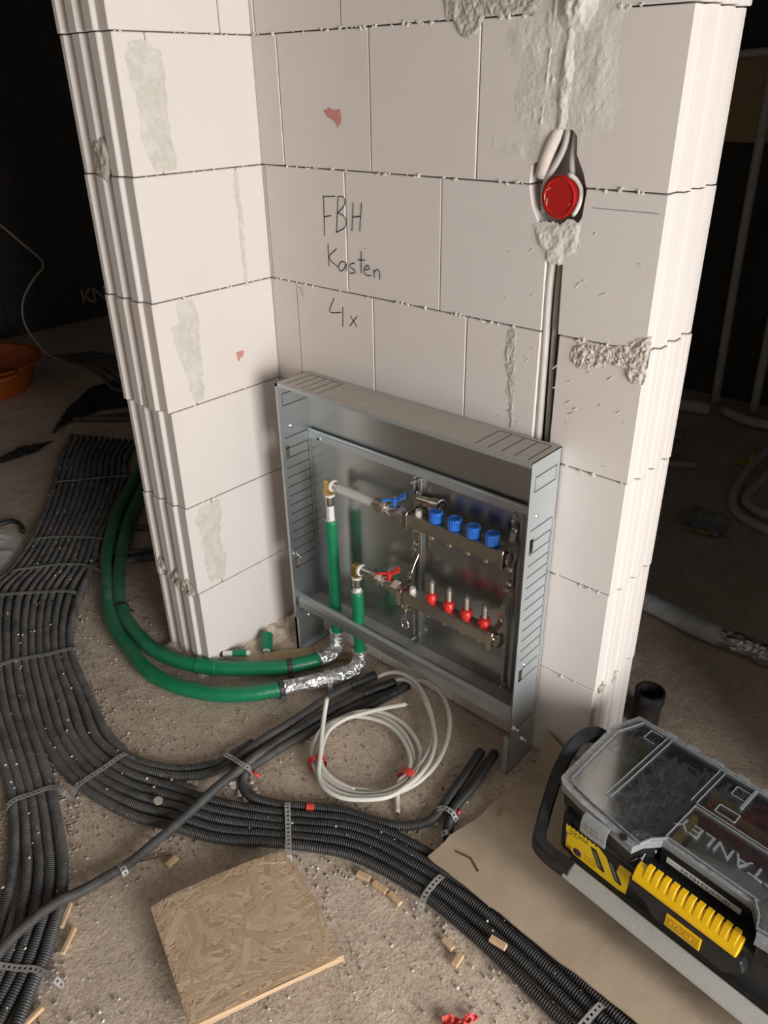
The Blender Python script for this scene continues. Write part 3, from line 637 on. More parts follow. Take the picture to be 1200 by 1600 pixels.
def inside(poly, X, Y):
    P = np.array(poly)
    c = np.zeros(X.shape, bool)
    j = len(P) - 1
    for i in range(len(P)):
        xi, yi, xj, yj = P[i, 0], P[i, 1], P[j, 0], P[j, 1]
        t = ((yi > Y) != (yj > Y)) & (X < (xj - xi) * (Y - yi) / (yj - yi + 1e-12) + xi)
        c ^= t
        j = i
    return c

def edge_dist(poly, X, Y):
    P = np.array(poly)
    d = np.full(X.shape, 9.0)
    for i in range(len(P)):
        a, b = P[i], P[(i + 1) % len(P)]
        ab = b - a
        t = np.clip(((X - a[0]) * ab[0] + (Y - a[1]) * ab[1]) / (ab @ ab + 1e-12), 0, 1)
        d = np.minimum(d, np.hypot(X - a[0] - t * ab[0], Y - a[1] - t * ab[1]))
    return d

def patch(name, poly, plane, at, base, amp, mat, parent, cell=0.003, sc=60, seed=0.0, edge=0.006, stretch=1.0, sign=None, rgh=0.9):
    """thin rough smear of mortar or plaster sitting on a wall face"""
    P = np.array(poly)
    x0, y0 = P.min(0) - cell
    x1, y1 = P.max(0) + cell
    nx, ny = int((x1 - x0) / cell) + 2, int((y1 - y0) / cell) + 2
    X, Y = np.meshgrid(x0 + np.arange(nx) * cell, y0 + np.arange(ny) * cell, indexing='ij')
    jx = np.array([[fbm(a, b, seed + 7, 40, 3) for b in Y[0]] for a in X[:, 0]]) * 0.006
    ins = inside(poly, X + jx, Y - jx)
    D = edge_dist(poly, X, Y)
    idx = -np.ones((nx, ny), int)
    V, F = [], []
    s = sign if sign is not None else (-1 if plane == 'y' else 1)
    def vid(i, j):
        if idx[i, j] < 0:
            a, b = X[i, j], Y[i, j]
            h = base + amp * noise.fractal(Vector((a * sc, b * sc / stretch, seed)), rgh, 2.1, 6)
            k = min(1.0, D[i, j] / edge) if ins[i, j] else 0.0
            h = max(0.0004, h) * k
            idx[i, j] = len(V)
            if plane == 'y':
                V.append((a, at + s * h, b))
            elif plane == 'x':
                V.append((at + s * h, a, b))
            else:
                V.append((a, b, at + s * h))
        return idx[i, j]
    for i in range(nx - 1):
        for j in range(ny - 1):
            if ins[i, j] or (ins[i + 1, j] and ins[i, j + 1]):
                F.append((vid(i, j), vid(i + 1, j), vid(i + 1, j + 1), vid(i, j + 1)))
    return from_arrays(name, V, F, mat, parent, True)

def text_mesh(name, body, size, mat4, mat, parent, extrude=0.0004, squash=1.0):
    cu = bpy.data.curves.new(name, 'FONT')
    cu.body = body
    cu.size = size
    cu.extrude = extrude
    cu.align_x = 'CENTER'
    cu.align_y = 'CENTER'
    tmp = bpy.data.objects.new('tmp_text', cu)
    COL.objects.link(tmp)
    dg = bpy.context.evaluated_depsgraph_get()
    me = bpy.data.meshes.new_from_object(tmp.evaluated_get(dg))
    bpy.data.objects.remove(tmp)
    bpy.data.curves.remove(cu)
    me.transform(mat4 @ Matrix.Diagonal((squash, 1, 1, 1)))
    me.name = name
    me.materials.clear()
    return link(name, me, mat, parent)

def strap_mesh(name, pts, mat, parent=None, width=0.012, up=None, thick=0.0009, lift=0.0):
    """perforated metal band along a path, holes are real"""
    L = 0.0104
    Q0 = catmull(pts, L)
    V, F = [], []
    segs = len(Q0) - 1
    fr = [0.0, 0.28, 0.72]
    along = []
    for i in range(segs):
        for f in fr:
            along.append(Q0[i] * (1 - f) + Q0[i + 1] * f)
    along.append(Q0[-1])
    Q = np.array(along)
    T = np.gradient(Q, axis=0)
    T /= np.linalg.norm(T, axis=1)[:, None] + 1e-9
    U = np.array(up if up is not None else (0, 0, 1.0))
    acr = [-width / 2, -width * 0.20, width * 0.20, width / 2]
    for q, t in zip(Q, T):
        b = np.cross(t, U)
        if np.linalg.norm(b) < 0.25:
            b = np.cross(t, np.array([0.6, 0.6, 0.3])) if not V else lastb
        b = b / (np.linalg.norm(b) + 1e-9)
        lastb = b
        n = np.cross(b, t)
        for layer in (0, 1):
            for a in acr:
                V.append(q + b * a + n * (lift + thick * layer))
    W = 8
    for i in range(len(Q) - 1):
        for j in range(3):
            hole = (i % 3 == 1 and j == 1)
            a = i * W + j
            if not hole:
                F.append((a + 4, a + 5, a + W + 5, a + W + 4))
                F.append((a, a + W, a + W + 1, a + 1))
            else:
                F.append((a, a + 4, a + W + 4, a + W))
                F.append((a + 1, a + W + 1, a + W + 5, a + 5))
                F.append((a, a + 1, a + 5, a + 4))
                F.append((a + W, a + W + 4, a + W + 5, a + W + 1))
        a = i * W
        F.append((a, a + 4, a + W + 4, a + W))
        F.append((a + 3, a + W + 3, a + W + 7, a + 7))
    return from_arrays(name, V, F, mat, parent)

# ------------------------------------------------------------------ the setting
def structure(o):
    o['kind'] = 'structure'
    return o

rng = random.Random(5)

def build_floor():
    # near field: gently uneven slab, far field: flat
    x0, x1, y0, y1 = -3.7, 3.35, -3.45, 2.7
    V, F = [], []
    nx, ny = 140, 124
    for i in range(nx + 1):
        for j in range(ny + 1):
            x = x0 + (x1 - x0) * i / nx
            y = y0 + (y1 - y0) * j / ny
            h = 0.003 * fbm(x, y, 1.0, 6, 4) - 0.0035
            V.append((x, y, min(h, 0.0)))
    for i in range(nx):
        for j in range(ny):
            a = i * (ny + 1) + j
            F.append((a, a + ny + 1, a + ny + 2, a + 1))
    return structure(from_arrays('floor', V, F, 'floor', None, True))
build_floor()
structure(box('ceiling', -3.7, 3.45, -3.5, 2.75, 2.62, 2.75, 'concrete', None, 0))
structure(box('wall_front', -3.7, 3.45, -3.6, -3.45, 0, 2.62, 'roomwall', None, 0))
structure(box('wall_far_back', -3.7, 3.45, 2.64, 2.75, 0, 2.62, 'shaded_wall', None, 0))
bm = bmesh.new()
bm_box(bm, WALL_X, WALL_X + 0.2, -3.45, DOOR_Y0, 0, 2.62)
bm_box(bm, WALL_X, WALL_X + 0.2, DOOR_Y1, 2.64, 0, 2.62)
bm_box(bm, WALL_X, WALL_X + 0.2, DOOR_Y0, DOOR_Y1, DOOR_Z1, 2.62)
structure(from_bm('wall_right', bm, 'roomwall'))
structure(box('wall_light_screen', 1.60, WALL_X, 0.0, 0.167, 0, 2.62, 'roomwall', None, 0))  # unseen partition, added to keep daylight out of the back room

# far left wall, same large blocks with shade put into their colour, with pale stencil letters
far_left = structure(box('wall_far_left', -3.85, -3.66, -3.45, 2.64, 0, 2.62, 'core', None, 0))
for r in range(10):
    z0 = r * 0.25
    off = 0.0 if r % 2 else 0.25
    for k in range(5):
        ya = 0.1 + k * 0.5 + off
        box('brick', -3.66, -3.645, ya + 0.002, ya + 0.498, z0 + 0.001, z0 + 0.249, 'shaded_wall', far_left, 0.001)
for ch, dy in (('K', 0.0), ('N', 0.095)):
    text_mesh('stencil_letter', ch, 0.15, Matrix.Translation((-3.643, 1.42 + dy, 0.15)) @ Matrix.Rotation(math.pi / 2, 4, 'Z') @ Matrix.Rotation(math.pi / 2, 4, 'X'), 'paper', far_left)

# --- block wall B (behind the cabinet): face y = 0, x from -0.172 to 0.957
TB, XE = 0.167, 0.957
TA, YE = 0.172, -0.335
wall_back = structure(box('wall_back', -0.168, XE - 0.02, 0.036, TB - 0.012, 0.0, 2.62, 'core', None, 0))
wall_left = structure(box('wall_left', -TA + 0.012, -0.012, YE + 0.02, -0.001, 0.0, 2.62, 'core', None, 0))
END = [(0.0, 0.0), (0.033, 0.0), (0.037, -0.009), (0.064, -0.009), (0.072, 0.0), (0.090, 0.0), (0.094, -0.009),
       (0.121, -0.009), (0.129, 0.0), (0.148, 0.0), (0.152, -0.009), (0.166, -0.009), (0.167, -0.004)]
G = 0.0011

def brick_back(xa, xb, za, zb, end=False, notch=None, dx=0.0, dy=0.0):
    bm = bmesh.new()
    a, b, c, d = xa + G, xb - G, za + G, zb - G
    if not end:
        bm_prism(bm, [(a, dy), (b, dy), (b, TB), (a, TB)], c, d, 'z', 0.0016)
    else:
        pl = [(a, dy)] + [(XE + dx - o - 0.0, s) for s, o in END] + [(a, TB)]
        if notch is None:
            bm_prism(bm, pl, c, d, 'z', 0.0016)
        else:
            back = [(a, 0.033)] + [(XE + dx - o, s) for s, o in END if s > 0.032] + [(a, TB)]
            bm_prism(bm, back, c, d, 'z', 0.0)
            bm_prism(bm, notch, dy, 0.0332, 'y', 0.0012)
    return from_bm('brick', bm, 'block', wall_back)

# course joints at z = 0.25 k ; vertical joints read from the photograph
rowsB = {0: [-0.172, 0.08, 0.33, 0.58, 0.785], 1: [-0.172, 0.005, 0.257, 0.513, 0.765], 2: [-0.172, 0.08, 0.33, 0.585, 0.785],
         3: [-0.172, 0.086, 0.331, 0.582, 0.752, 0.788], 4: [-0.172, 0.006, 0.257, 0.513], 5: [-0.172, 0.075, 0.334, 0.591],
         6: [-0.172, 0.010, 0.263, 0.52, 0.77], 7: [-0.172, 0.08, 0.33, 0.58], 8: [-0.172, 0.01, 0.26, 0.51, 0.76], 9: [-0.172, 0.08, 0.33, 0.58]}
dxs = {0: -0.004, 1: -0.002, 2: 0.0, 3: 0.002, 4: -0.001, 5: -0.002, 6: 0.005, 7: 0.0, 8: 0.003, 9: 0.0}
for r, xs in rowsB.items():
    za, zb = r * 0.25, min((r + 1) * 0.25, 2.61)
    for i, xa in enumerate(xs):
        last = i == len(xs) - 1
        xb = XE + dxs[r] if last else xs[i + 1]
        if r == 3 and i == 4:
            continue                     # open cable chase between the two blocks
        nt = None
        if last and r == 4:
            a, b, c, d = xa + G, XE + dxs[r], za + G, zb - G
            nt = [(a, c), (0.751, c), (0.749, 1.12), (0.744, 1.165), (0.728, 1.19), (0.714, 1.215), (0.706, d),
                  (a, d)]
            nt2 = [(0.786, c), (b, c), (b, d), (0.815, d), (0.811, 1.205), (0.795, 1.18), (0.784, 1.16), (0.783, 1.12)]
        elif last and r == 5:
            a, b, c, d = xa + G, XE + dxs[r], za + G, zb - G
            nt = [(a, c), (0.706, c), (0.709, 1.289), (0.726, 1.318), (0.748, 1.336), (0.787, 1.336), (0.790, 1.30),
                  (0.806, 1.272), (0.813, c), (b, c), (b, d), (a, d)]
            nt2 = None
        if nt is not None:
            o = brick_back(xa, xb, za, zb, True, nt, dxs[r])
            if nt2:
                bm = bmesh.new()
                bm.from_mesh(o.data)
                bm_prism(bm, nt2, 0.0, 0.0332, 'y', 0.0012)
                bmesh.ops.recalc_face_normals(bm, faces=bm.faces)
                bm.to_mesh(o.data)
                bm.free()
        else:
            brick_back(xa, xb, za, zb, last, None, dxs[r], rng.uniform(-0.0008, 0.0008))

# --- block wall A (left, lit from the door): face x = 0, grooved end towards -y
ENDA = [(s * TA / 0.167, -o) for s, o in END]
rowsA = {0: [], 1: [-0.255], 2: [], 3: [-0.258], 4: [-0.077], 5: [-0.262], 6: [-0.082], 7: [-0.255], 8: [-0.08], 9: [-0.25]}
dys = {0: 0.004, 1: 0.001, 2: 0.004, 3: -0.003, 4: 0.0, 5: 0.002, 6: -0.002, 7: 0.0, 8: 0.002, 9: 0.0}
for r, js in rowsA.items():
    za, zb = r * 0.25, min((r + 1) * 0.25, 2.61)
    ys = [YE] + js + [0.0]
    for i in range(len(ys) - 1):
        bm = bmesh.new()
        if i == 0:
            e = YE + dys[r]
            pl = [(-s, e - o) for s, o in ENDA]
            pl += [(-TA, ys[1] - G), (rng.uniform(-0.0006, 0.0006), ys[1] - G)]
            bm_prism(bm, pl, za + G, zb - G, 'z', 0.0016)
        else:
            bm_prism(bm, [(0, ys[i] + G), (-TA, ys[i] + G), (-TA, -0.0012), (0, -0.0012)], za + G, zb - G, 'z', 0.0016)
        from_bm('brick', bm, 'block', wall_left)

# mortar, plaster and damage
patch('mortar_smear', MORTAR_B1, 'y', 0, 0.0025, 0.0020, 'mortar', wall_back, 0.0020, 70, 1, 0.006, 1.0, None, 0.25)
patch('mortar_smear', MORTAR_B2, 'y', 0, 0.0012, 0.0014, 'mortar', wall_back, 0.0018, 80, 2, 0.003, 1.0, None, 0.25)
patch('mortar_smear', MORTAR_B3, 'y', 0, 0.0008, 0.0008, 'mortar', wall_back, 0.003, 60, 3)
patch('plaster_fill', PLASTER1, 'y', 0, 0.0016, 0.0011, 'plaster', wall_back, 0.0024, 24, 4, 0.03, 1.8, None, 0.35)
patch('plaster_fill', PLASTER2, 'y', 0, 0.002, 0.0018, 'plaster', wall_back, 0.0020, 36, 5, 0.008, 1.0, None, 0.35)
patch('plaster_fill', [(0.750, 1.335), (0.768, 1.336), (0.776, 1.40), (0.770, 1.46), (0.784, 1.56), (0.744, 1.56), (0.752, 1.47), (0.744, 1.40)], 'y', -0.001, 0.0045, 0.0032, 'plaster', wall_back, 0.0022, 34, 8, 0.012, 1.6, None, 0.45)
patch('plaster_fill', [(0.735, 1.485), (0.760, 1.468), (0.790, 1.47), (0.806, 1.50), (0.815, 1.57), (0.720, 1.57)], 'y', -0.001, 0.010, 0.007, 'plaster', wall_back, 0.0024, 26, 9, 0.03, 1.0, None, 0.6)
patch('plaster_fill', [(0.715, 1.34), (0.724, 1.34), (0.734, 1.44), (0.738, 1.53), (0.728, 1.53), (0.722, 1.44)], 'y', -0.001, 0.0022, 0.002, 'plaster', wall_back, 0.0022, 40, 10, 0.006, 1.6, None, 0.45)
patch('plaster_fill', PL_SIDE, 'y', 0, 0.0008, 0.0012, 'plaster', wall_back, 0.003, 40, 6)
patch('broken_edge', ROUGH, 'y', 0, 0.0026, 0.0024, 'broken', wall_back, 0.0016, 85, 7, 0.005, 1.0, None, 0.2)
for k, py in enumerate(MORTAR_A):
    patch('mortar_smear', py, 'x', 0, 0.0012 if k != 1 else 0.0006, 0.0016, 'thin_mortar', wall_left, 0.0028, 60, 10 + k, 0.008)
patch('mortar_smear', [(-0.075, 1.255), (-0.06, 1.285), (-0.075, 1.315), (-0.11, 1.32), (-0.125, 1.29), (-0.12, 1.245), (-0.085, 1.235)], 'y', YE - 0.004, 0.006, 0.004, 'mortar', wall_left, 0.003, 60, 20, 0.01)
patch('mortar_smear', [(-0.005, 0.262), (-0.03, 0.285), (-0.07, 0.30), (-0.10, 0.285), (-0.155, 0.31), (-0.165, 0.29), (-0.12, 0.262), (-0.06, 0.235), (-0.01, 0.24)], 'y', YE - 0.004, 0.005, 0.008, 'mortar', wall_left, 0.003, 70, 21, 0.008)
patch('mortar_smear', [(-0.05, 0.745), (-0.055, 0.79), (-0.095, 0.80), (-0.10, 0.748), (-0.085, 0.742)], 'y', YE - 0.003, 0.005, 0.001, 'block', wall_left, 0.003, 30, 22, 0.006)
# chipped spots on the right-hand end face
patch('broken_edge', [(0.01, 0.255), (0.05, 0.262), (0.10, 0.25), (0.11, 0.228), (0.06, 0.222), (0.02, 0.232)], 'x', XE - 0.001, 0.002, 0.006, 'rubble', wall_back, 0.003, 70, 31, 0.006)
patch('broken_edge', [(0.055, 0.73), (0.09, 0.735), (0.085, 0.70), (0.06, 0.695)], 'x', XE + 0.0005, 0.001, 0.003, 'plaster', wall_back, 0.003, 70, 32, 0.006)
# scuffs where the render was scraped
prng = random.Random(9)
bm = bmesh.new()
for k in range(30):
    x = prng.uniform(0.66, 0.94)
    z = prng.choice([prng.uniform(0.86, 0.97), prng.uniform(1.05, 1.2), prng.uniform(0.76, 0.9)])
    a, l = prng.uniform(-0.9, 0.2), prng.uniform(0.002, 0.007)
    m4 = Matrix.Translation((x, -0.0004, z)) @ Matrix.Rotation(a, 4, 'Y')
    bm_box(bm, -l, l, -0.0006, 0.0004, -0.0012, 0.0012, 0.0004, m4)
o = from_bm('scuff_marks', bm, 'plaster', wall_back)
o['kind'] = 'stuff'
# crumbs of thin-bed glue squeezed out along the joints
bm = bmesh.new()
for r in range(1, 8):
    for k in range(48):
        x = prng.uniform(0.0, 0.95)
        if 0.7 < x < 0.82 and r in (3, 4, 5):
            continue
        s = prng.uniform(0.0006, 0.0024)
        m4 = Matrix.Translation((x, -s * 0.3, r * 0.25 + prng.uniform(-0.0025, 0.002))) @ Matrix.Rotation(prng.uniform(0, 3), 4, 'Y')
        bm_box(bm, -s * 1.6, s * 1.6, -s, s, -s * 0.8, s * 0.8, 0, m4)
    for k in range(16):
        y = prng.uniform(-0.33, -0.01)
        s = prng.uniform(0.0006, 0.002)
        m4 = Matrix.Translation((s * 0.3, y, r * 0.25 + prng.uniform(-0.0025, 0.002))) @ Matrix.Rotation(prng.uniform(0, 3), 4, 'X')
        bm_box(bm, -s, s, -s * 1.6, s * 1.6, -s * 0.8, s * 0.8, 0, m4)
o = from_bm('glue_crumbs', bm, 'plaster', wall_back)
o['kind'] = 'stuff'

# pencil writing and red chalk on the blocks
def stroke(bm, pts, w, y):
    P = catmull([(a, 0, b) for a, b in pts], 0.004)
    T = np.gradient(P, axis=0)
    T /= np.linalg.norm(T, axis=1)[:, None] + 1e-9
    n = np.stack([-T[:, 2], 0 * T[:, 0], T[:, 0]], 1)
    prev = None
    for p, k in zip(P, n):
        a = bm.verts.new((p[0] + k[0] * w, y, p[2] + k[2] * w))
        b = bm.verts.new((p[0] - k[0] * w, y, p[2] - k[2] * w))
        if prev:
            bm.faces.new((prev[0], prev[1], b, a))
        prev = (a, b)
bm = bmesh.new()
for s in INK:
    stroke(bm, s, 0.00115, -0.0013)
from_bm('handwriting', bm, 'pencil', wall_back)
patch('red_chalk_mark', REDMARK, 'y', -0.0006, 0.0004, 0.0002, 'red_chalk', wall_back, 0.002, 40, 40, 0.002)
patch('red_chalk_mark', REDMARK_A, 'x', 0.0004, 0.0004, 0.0002, 'red_chalk', wall_left, 0.002, 40, 41, 0.002)
for za in (1.2205,):
    o = box('pencil_line', 0.83, 0.945, -0.0006, 0.0002, za, za + 0.0009, 'ink_grey', wall_back, 0)

# dusty rubble banked against the foot of the walls
patch('dirt_bank', [(-0.05, -0.345), (0.03, -0.30), (0.035, -0.20), (0.06, -0.10), (0.11, -0.03), (0.11, 0.05), (-0.05, 0.05)], 'z', -0.004, 0.028, 0.03, 'floor', wall_left, 0.005, 22, 50, 0.05, 1.0, 1)
patch('dirt_bank', [(-0.19, -0.37), (0.01, -0.37), (0.01, -0.29), (-0.19, -0.29)], 'z', -0.004, 0.02, 0.02, 'floor', wall_left, 0.005, 22, 51, 0.02, 1.0, 1)
patch('dirt_bank', [(0.83, -0.04), (0.985, -0.03), (0.99, 0.16), (0.91, 0.19), (0.91, 0.05), (0.83, 0.05)], 'z', -0.004, 0.02, 0.02, 'floor', wall_back, 0.006, 22, 52, 0.02, 1.0, 1)

# ------------------------------------------------------------------ junction box and wall cables
jb = empty('junction_box', (0.766, 0.0, 1.233))
tag(jb, 'round red plastic junction box set into the wall chase above the cabinet', 'junction box')
lathe('housing', [(0.033, 0.031), (0.001, 0.034), (0.0, 0.0345), (-0.0005, 0.030)], (0, 0, 0), (0, 1, 0), 'red_box', jb, 36)
lathe('lid', [(0.004, 0.0305), (-0.002, 0.0318), (-0.0035, 0.0312), (-0.0035, 0.0285), (-0.0022, 0.0275), (-0.0024, 0.001)], (0, 0, 0), (0.05, 1, 0.03), 'red_box', jb, 36)
for ang, l in ((0.9, 0.010), (-0.3, 0.009), (2.6, 0.008), (3.5, 0.011)):
    c = Vector((math.cos(ang) * 0.024, -0.0027, math.sin(ang) * 0.024))
    box('lid_scratch', -l / 2, l / 2, -0.0004, 0.0004, -0.0004, 0.0004, 'white_plastic', jb, 0, Matrix.Translation(c) @ Matrix.Rotation(-ang - 1.2, 4, 'Y'))
# plaster collar round the box
ring = []
for k in range(27):
    a = -2.3 + k * 0.17
    ring.append((0.766 + 0.038 * math.cos(a), 0.004 + 0.003 * math.sin(3 * a), 1.233 + 0.038 * math.sin(a)))
tube('plaster_collar', ring[9:22], [0.0042], 'plaster', wall_back, 8, 0.006)

def wall_cable(label, pts, r, mat):
    return tag(tube('wall_cable', pts, r, mat, None, 10, 0.01), label, 'cable')
wall_cable('pale grey cable, left one of the two running down the open chase to the cabinet', [(0.757, 0.016, 0.56), (0.758, 0.012, 0.75), (0.757, 0.010, 0.95), (0.755, 0.010, 1.08), (0.757, 0.014, 1.16)], 0.0075, 'chase_cable')
wall_cable('thin grey cable, right one of the two running down the open chase to the cabinet', [(0.774, 0.020, 0.56), (0.774, 0.018, 0.75), (0.771, 0.016, 0.95), (0.769, 0.016, 1.08), (0.768, 0.02, 1.16)], 0.0048, 'cable_grey')
wall_cable('thick plastered conduit entering the chase left of the red box', [(0.722, 0.010, 1.262), (0.730, 0.006, 1.290), (0.744, 0.006, 1.322), (0.752, 0.014, 1.342), (0.756, 0.024, 1.36)], 0.0115, 'broken')
wall_cable('bent grey cable curving round the left side of the red box', [(0.732, 0.014, 1.205), (0.729, 0.010, 1.23), (0.734, 0.008, 1.258), (0.750, 0.008, 1.285), (0.763, 0.008, 1.312), (0.768, 0.010, 1.36)], 0.0055, 'cable_grey')
wall_cable('short straight grey cable above the red box', [(0.780, 0.012, 1.268), (0.778, 0.010, 1.29), (0.780, 0.010, 1.315), (0.782, 0.012, 1.36)], 0.0055, 'cable_grey')

# ------------------------------------------------------------------ manifold cabinet
CX0, CX1, CZ, CF, CB = 0.110, 0.820, 0.790, -0.110, -0.004
cab = empty('manifold_cabinet', (0.465, -0.057, 0.0))
tag(cab, 'open galvanised steel heating manifold cabinet standing against the block wall', 'cabinet')
def cp(o):
    if o.parent is not cab:
        return o
    o.matrix_parent_inverse = Matrix.Translation((-0.465, 0.057, 0))
    return o
def side_panel(x0, sgn, name, mat='galv'):
    """sheet with a slotted window, folded front edge and a foot"""
    x1 = x0 + 0.0015 * sgn
    bm = bmesh.new()
    yw0, yw1 = -0.094, -0.080
    for (ya, yb, za, zb) in ((CF, yw0, 0.0, CZ), (yw1, CB, 0.0, CZ), (yw0, yw1, 0.0, 0.262), (yw0, yw1, 0.292, 0.588), (yw0, yw1, 0.620, CZ)):
        bm_box(bm, min(x0, x1), max(x0, x1), ya, yb, za, zb)
    bm_box(bm, min(x0, x0 - 0.0085 * sgn) if sgn < 0 else x0, max(x0, x0 + 0.0085 * sgn), CF - 0.001, CF + 0.0015, 0.0, CZ)
    return cp(from_bm(name, bm, mat, cab))
lp = side_panel(CX0, 1, 'side_panel', 'galv_shaded')
rp = side_panel(CX1, -1, 'side_panel')
def slots_side(x, parent, panel, zs):
    bm = bmesh.new()
    for (ya, yb, z) in zs:
        bm_box(bm, x - 0.0011, x + 0.0011, ya, yb, z - 0.0011, z + 0.0011)
    bm_box(bm, x - 0.0011, x + 0.0011, -0.0175, -0.0163, 0.727, 0.757)
    bm_box(bm, x - 0.0011, x + 0.0011, -0.0185, -0.0173, 0.322, 0.612)
    bm_box(bm, x - 0.0011, x + 0.0011, -0.0930, -0.0920, 0.725, 0.757)
    o = cp(from_bm('knockout_slots', bm, 'ink_black', parent))
    o['kind'] = 'stuff'
    return o
zl = [(-0.092, -0.017, 0.756), (-0.093, -0.017, 0.7255), (-0.095, -0.018, 0.641)] + [(-0.094, -0.018, 0.612 - 0.0265 * k) for k in range(12)] + [(-0.092, -0.02, 0.292), (-0.092, -0.02, 0.262), (-0.092, -0.02, 0.122)]
slots_side(CX0 + 0.0008, lp, 0, zl)
slots_side(CX1 - 0.0008, rp, 0, zl)
# top sheet with its knock-outs and front lip
top = cp(box('top_panel', CX0, CX1, CF, CB, CZ - 0.0015, CZ, 'galv_dusty', cab, 0))
bm = bmesh.new()
for x in [0.137 + 0.0265 * k for k in range(5)] + [0.684 + 0.030 * k for k in range(5)]:
    bm_box(bm, x - 0.0009, x + 0.0009, -0.098, -0.016, CZ - 0.001, CZ + 0.0003)
for xa, xb in ((0.137, 0.243), (0.684, 0.804)):
    bm_box(bm, xa, xb, -0.0165, -0.0150, CZ - 0.001, CZ + 0.0003)
cp(from_bm('knockout_slots', bm, 'ink_black', top))['kind'] = 'stuff'
cp(box('front_lip', CX0, CX1, CF - 0.001, CF + 0.0008, CZ - 0.009, CZ, 'galv', top, 0.0003))
cp(box('lip_return', CX0 + 0.05, CX1 - 0.05, CF + 0.004, CF + 0.010, CZ - 0.006, CZ - 0.002, 'galv', top, 0.0005))
# back sheets: recessed upper field, ledge, lower field
cp(box('back_panel', CX0, CX1, -0.0055, -0.0040, 0.630, CZ - 0.001, 'galv_back', cab, 0))
cp(box('back_panel', CX0, CX1, -0.0130, -0.0115, 0.14, 0.640, 'galv_back', cab, 0))
cp(tube('back_ledge', [(CX0 + 0.002, -0.014, 0.640), (CX1 - 0.002, -0.014, 0.640)], 0.0045, 'galv', cab, 10, 0.3))
cp(box('back_ledge', CX0 + 0.002, CX1 - 0.002, -0.016, -0.0128, 0.618, 0.638, 'galv', cab, 0.001))
cp(box('base_sheet', CX0 + 0.002, CX1 - 0.002, -0.050, -0.005, 0.142, 0.1435, 'galv_dusty', cab, 0))
cp(box('base_sheet', CX0 + 0.002, CX1 - 0.002, -0.0515, -0.050, 0.135, 0.147, 'galv', cab, 0))
# front screed rail
bm = bmesh.new()
prof = [(-0.104, 0.148), (-0.104, 0.168), (-0.100, 0.178), (-0.090, 0.182), (-0.080, 0.180), (-0.080, 0.176), (-0.089, 0.178), (-0.098, 0.174), (-0.1015, 0.166), (-0.1015, 0.148)]
bm_prism(bm, prof, CX0 + 0.002, CX1 - 0.002, 'x')
cp(from_bm('screed_rail', bm, 'galv_shaded', cab))
# four short adjustable feet at the panel bottoms
for x, s in ((CX0, 1), (CX1, -1)):
    cp(box('foot_plate', min(x, x + s * 0.022), max(x, x + s * 0.022), CF, CB, 0.0, 0.002, 'galv', cab, 0))
    cp(box('front_flange', min(x, x + s * 0.014), max(x, x + s * 0.014), CF - 0.001, CF + 0.001, 0.0, 0.11, 'galv', cab, 0))
# vertical mounting channels on the back
for xc in (0.474, 0.745):
    for dx in (-0.010, 0.010):
        cp(box('mounting_channel', xc + dx - 0.004, xc + dx + 0.004, -0.022, -0.012, 0.155, 0.622, 'galv_shaded', cab, 0.0012))
    for z in (0.612, 0.17):
        cp(lathe('bolt', [(0, 0.0032), (0.020, 0.0032), (0.021, 0.001)], (xc, -0.022, z), (0, -1, 0.1), 'zinc', cab, 10))
# wing nuts, screws and eyelets
def wing_nut(x, y, z, sgn):
    o = cp(lathe('wing_nut', [(0, 0.0062), (0.003, 0.006), (0.006, 0.0042), (0.010, 0.003), (0.016, 0.003)], (x, y, z), (sgn, 0, 0), 'zinc', cab, 12))
    for a in (0.6, 0.6 + math.pi):
        cp(box('wing', 0, 0.0025, -0.0025, 0.0025, 0.003, 0.014, 'zinc', o, 0.0008, Matrix.Translation((x + sgn * 0.006, y, z)) @ Matrix.Rotation(a, 4, 'X') @ Matrix.Rotation(0.35 * sgn, 4, 'Y')))
wing_nut(CX0 + 0.0015, -0.090, 0.305, 1)
wing_nut(CX1 - 0.0, -0.100, 0.135, 1)
wing_nut(CX1 - 0.0, -0.060, 0.075, 1)
for (x, y, z, s) in ((CX0 + 0.0015, -0.073, 0.669, 1), (CX1, -0.078, 0.669, 1), (CX1, -0.074, 0.300, 1), (CX0 + 0.0015, -0.06, 0.09, 1)):
    cp(lathe('screw', [(0, 0.0055), (0.002, 0.0055), (0.004, 0.003), (0.0045, 0.001)], (x, y, z), (s, 0, 0), 'zinc', cab, 14))
for (x, z, y) in ((0.142, 0.752, -0.0056), (0.150, 0.625, -0.016), (0.70, 0.255, -0.0132), (0.79, 0.63, -0.016)):
    o = cp(lathe('eyelet', [(0, 0.0075), (0.003, 0.0070), (0.004, 0.0045)], (x, y, z), (0, -1, 0), 'galv', cab, 16))
    cp(lathe('eyelet_hole', [(0.0035, 0.0044), (0.0042, 0.004)], (x, y, z), (0, -1, 0), 'ink_black', o, 12))

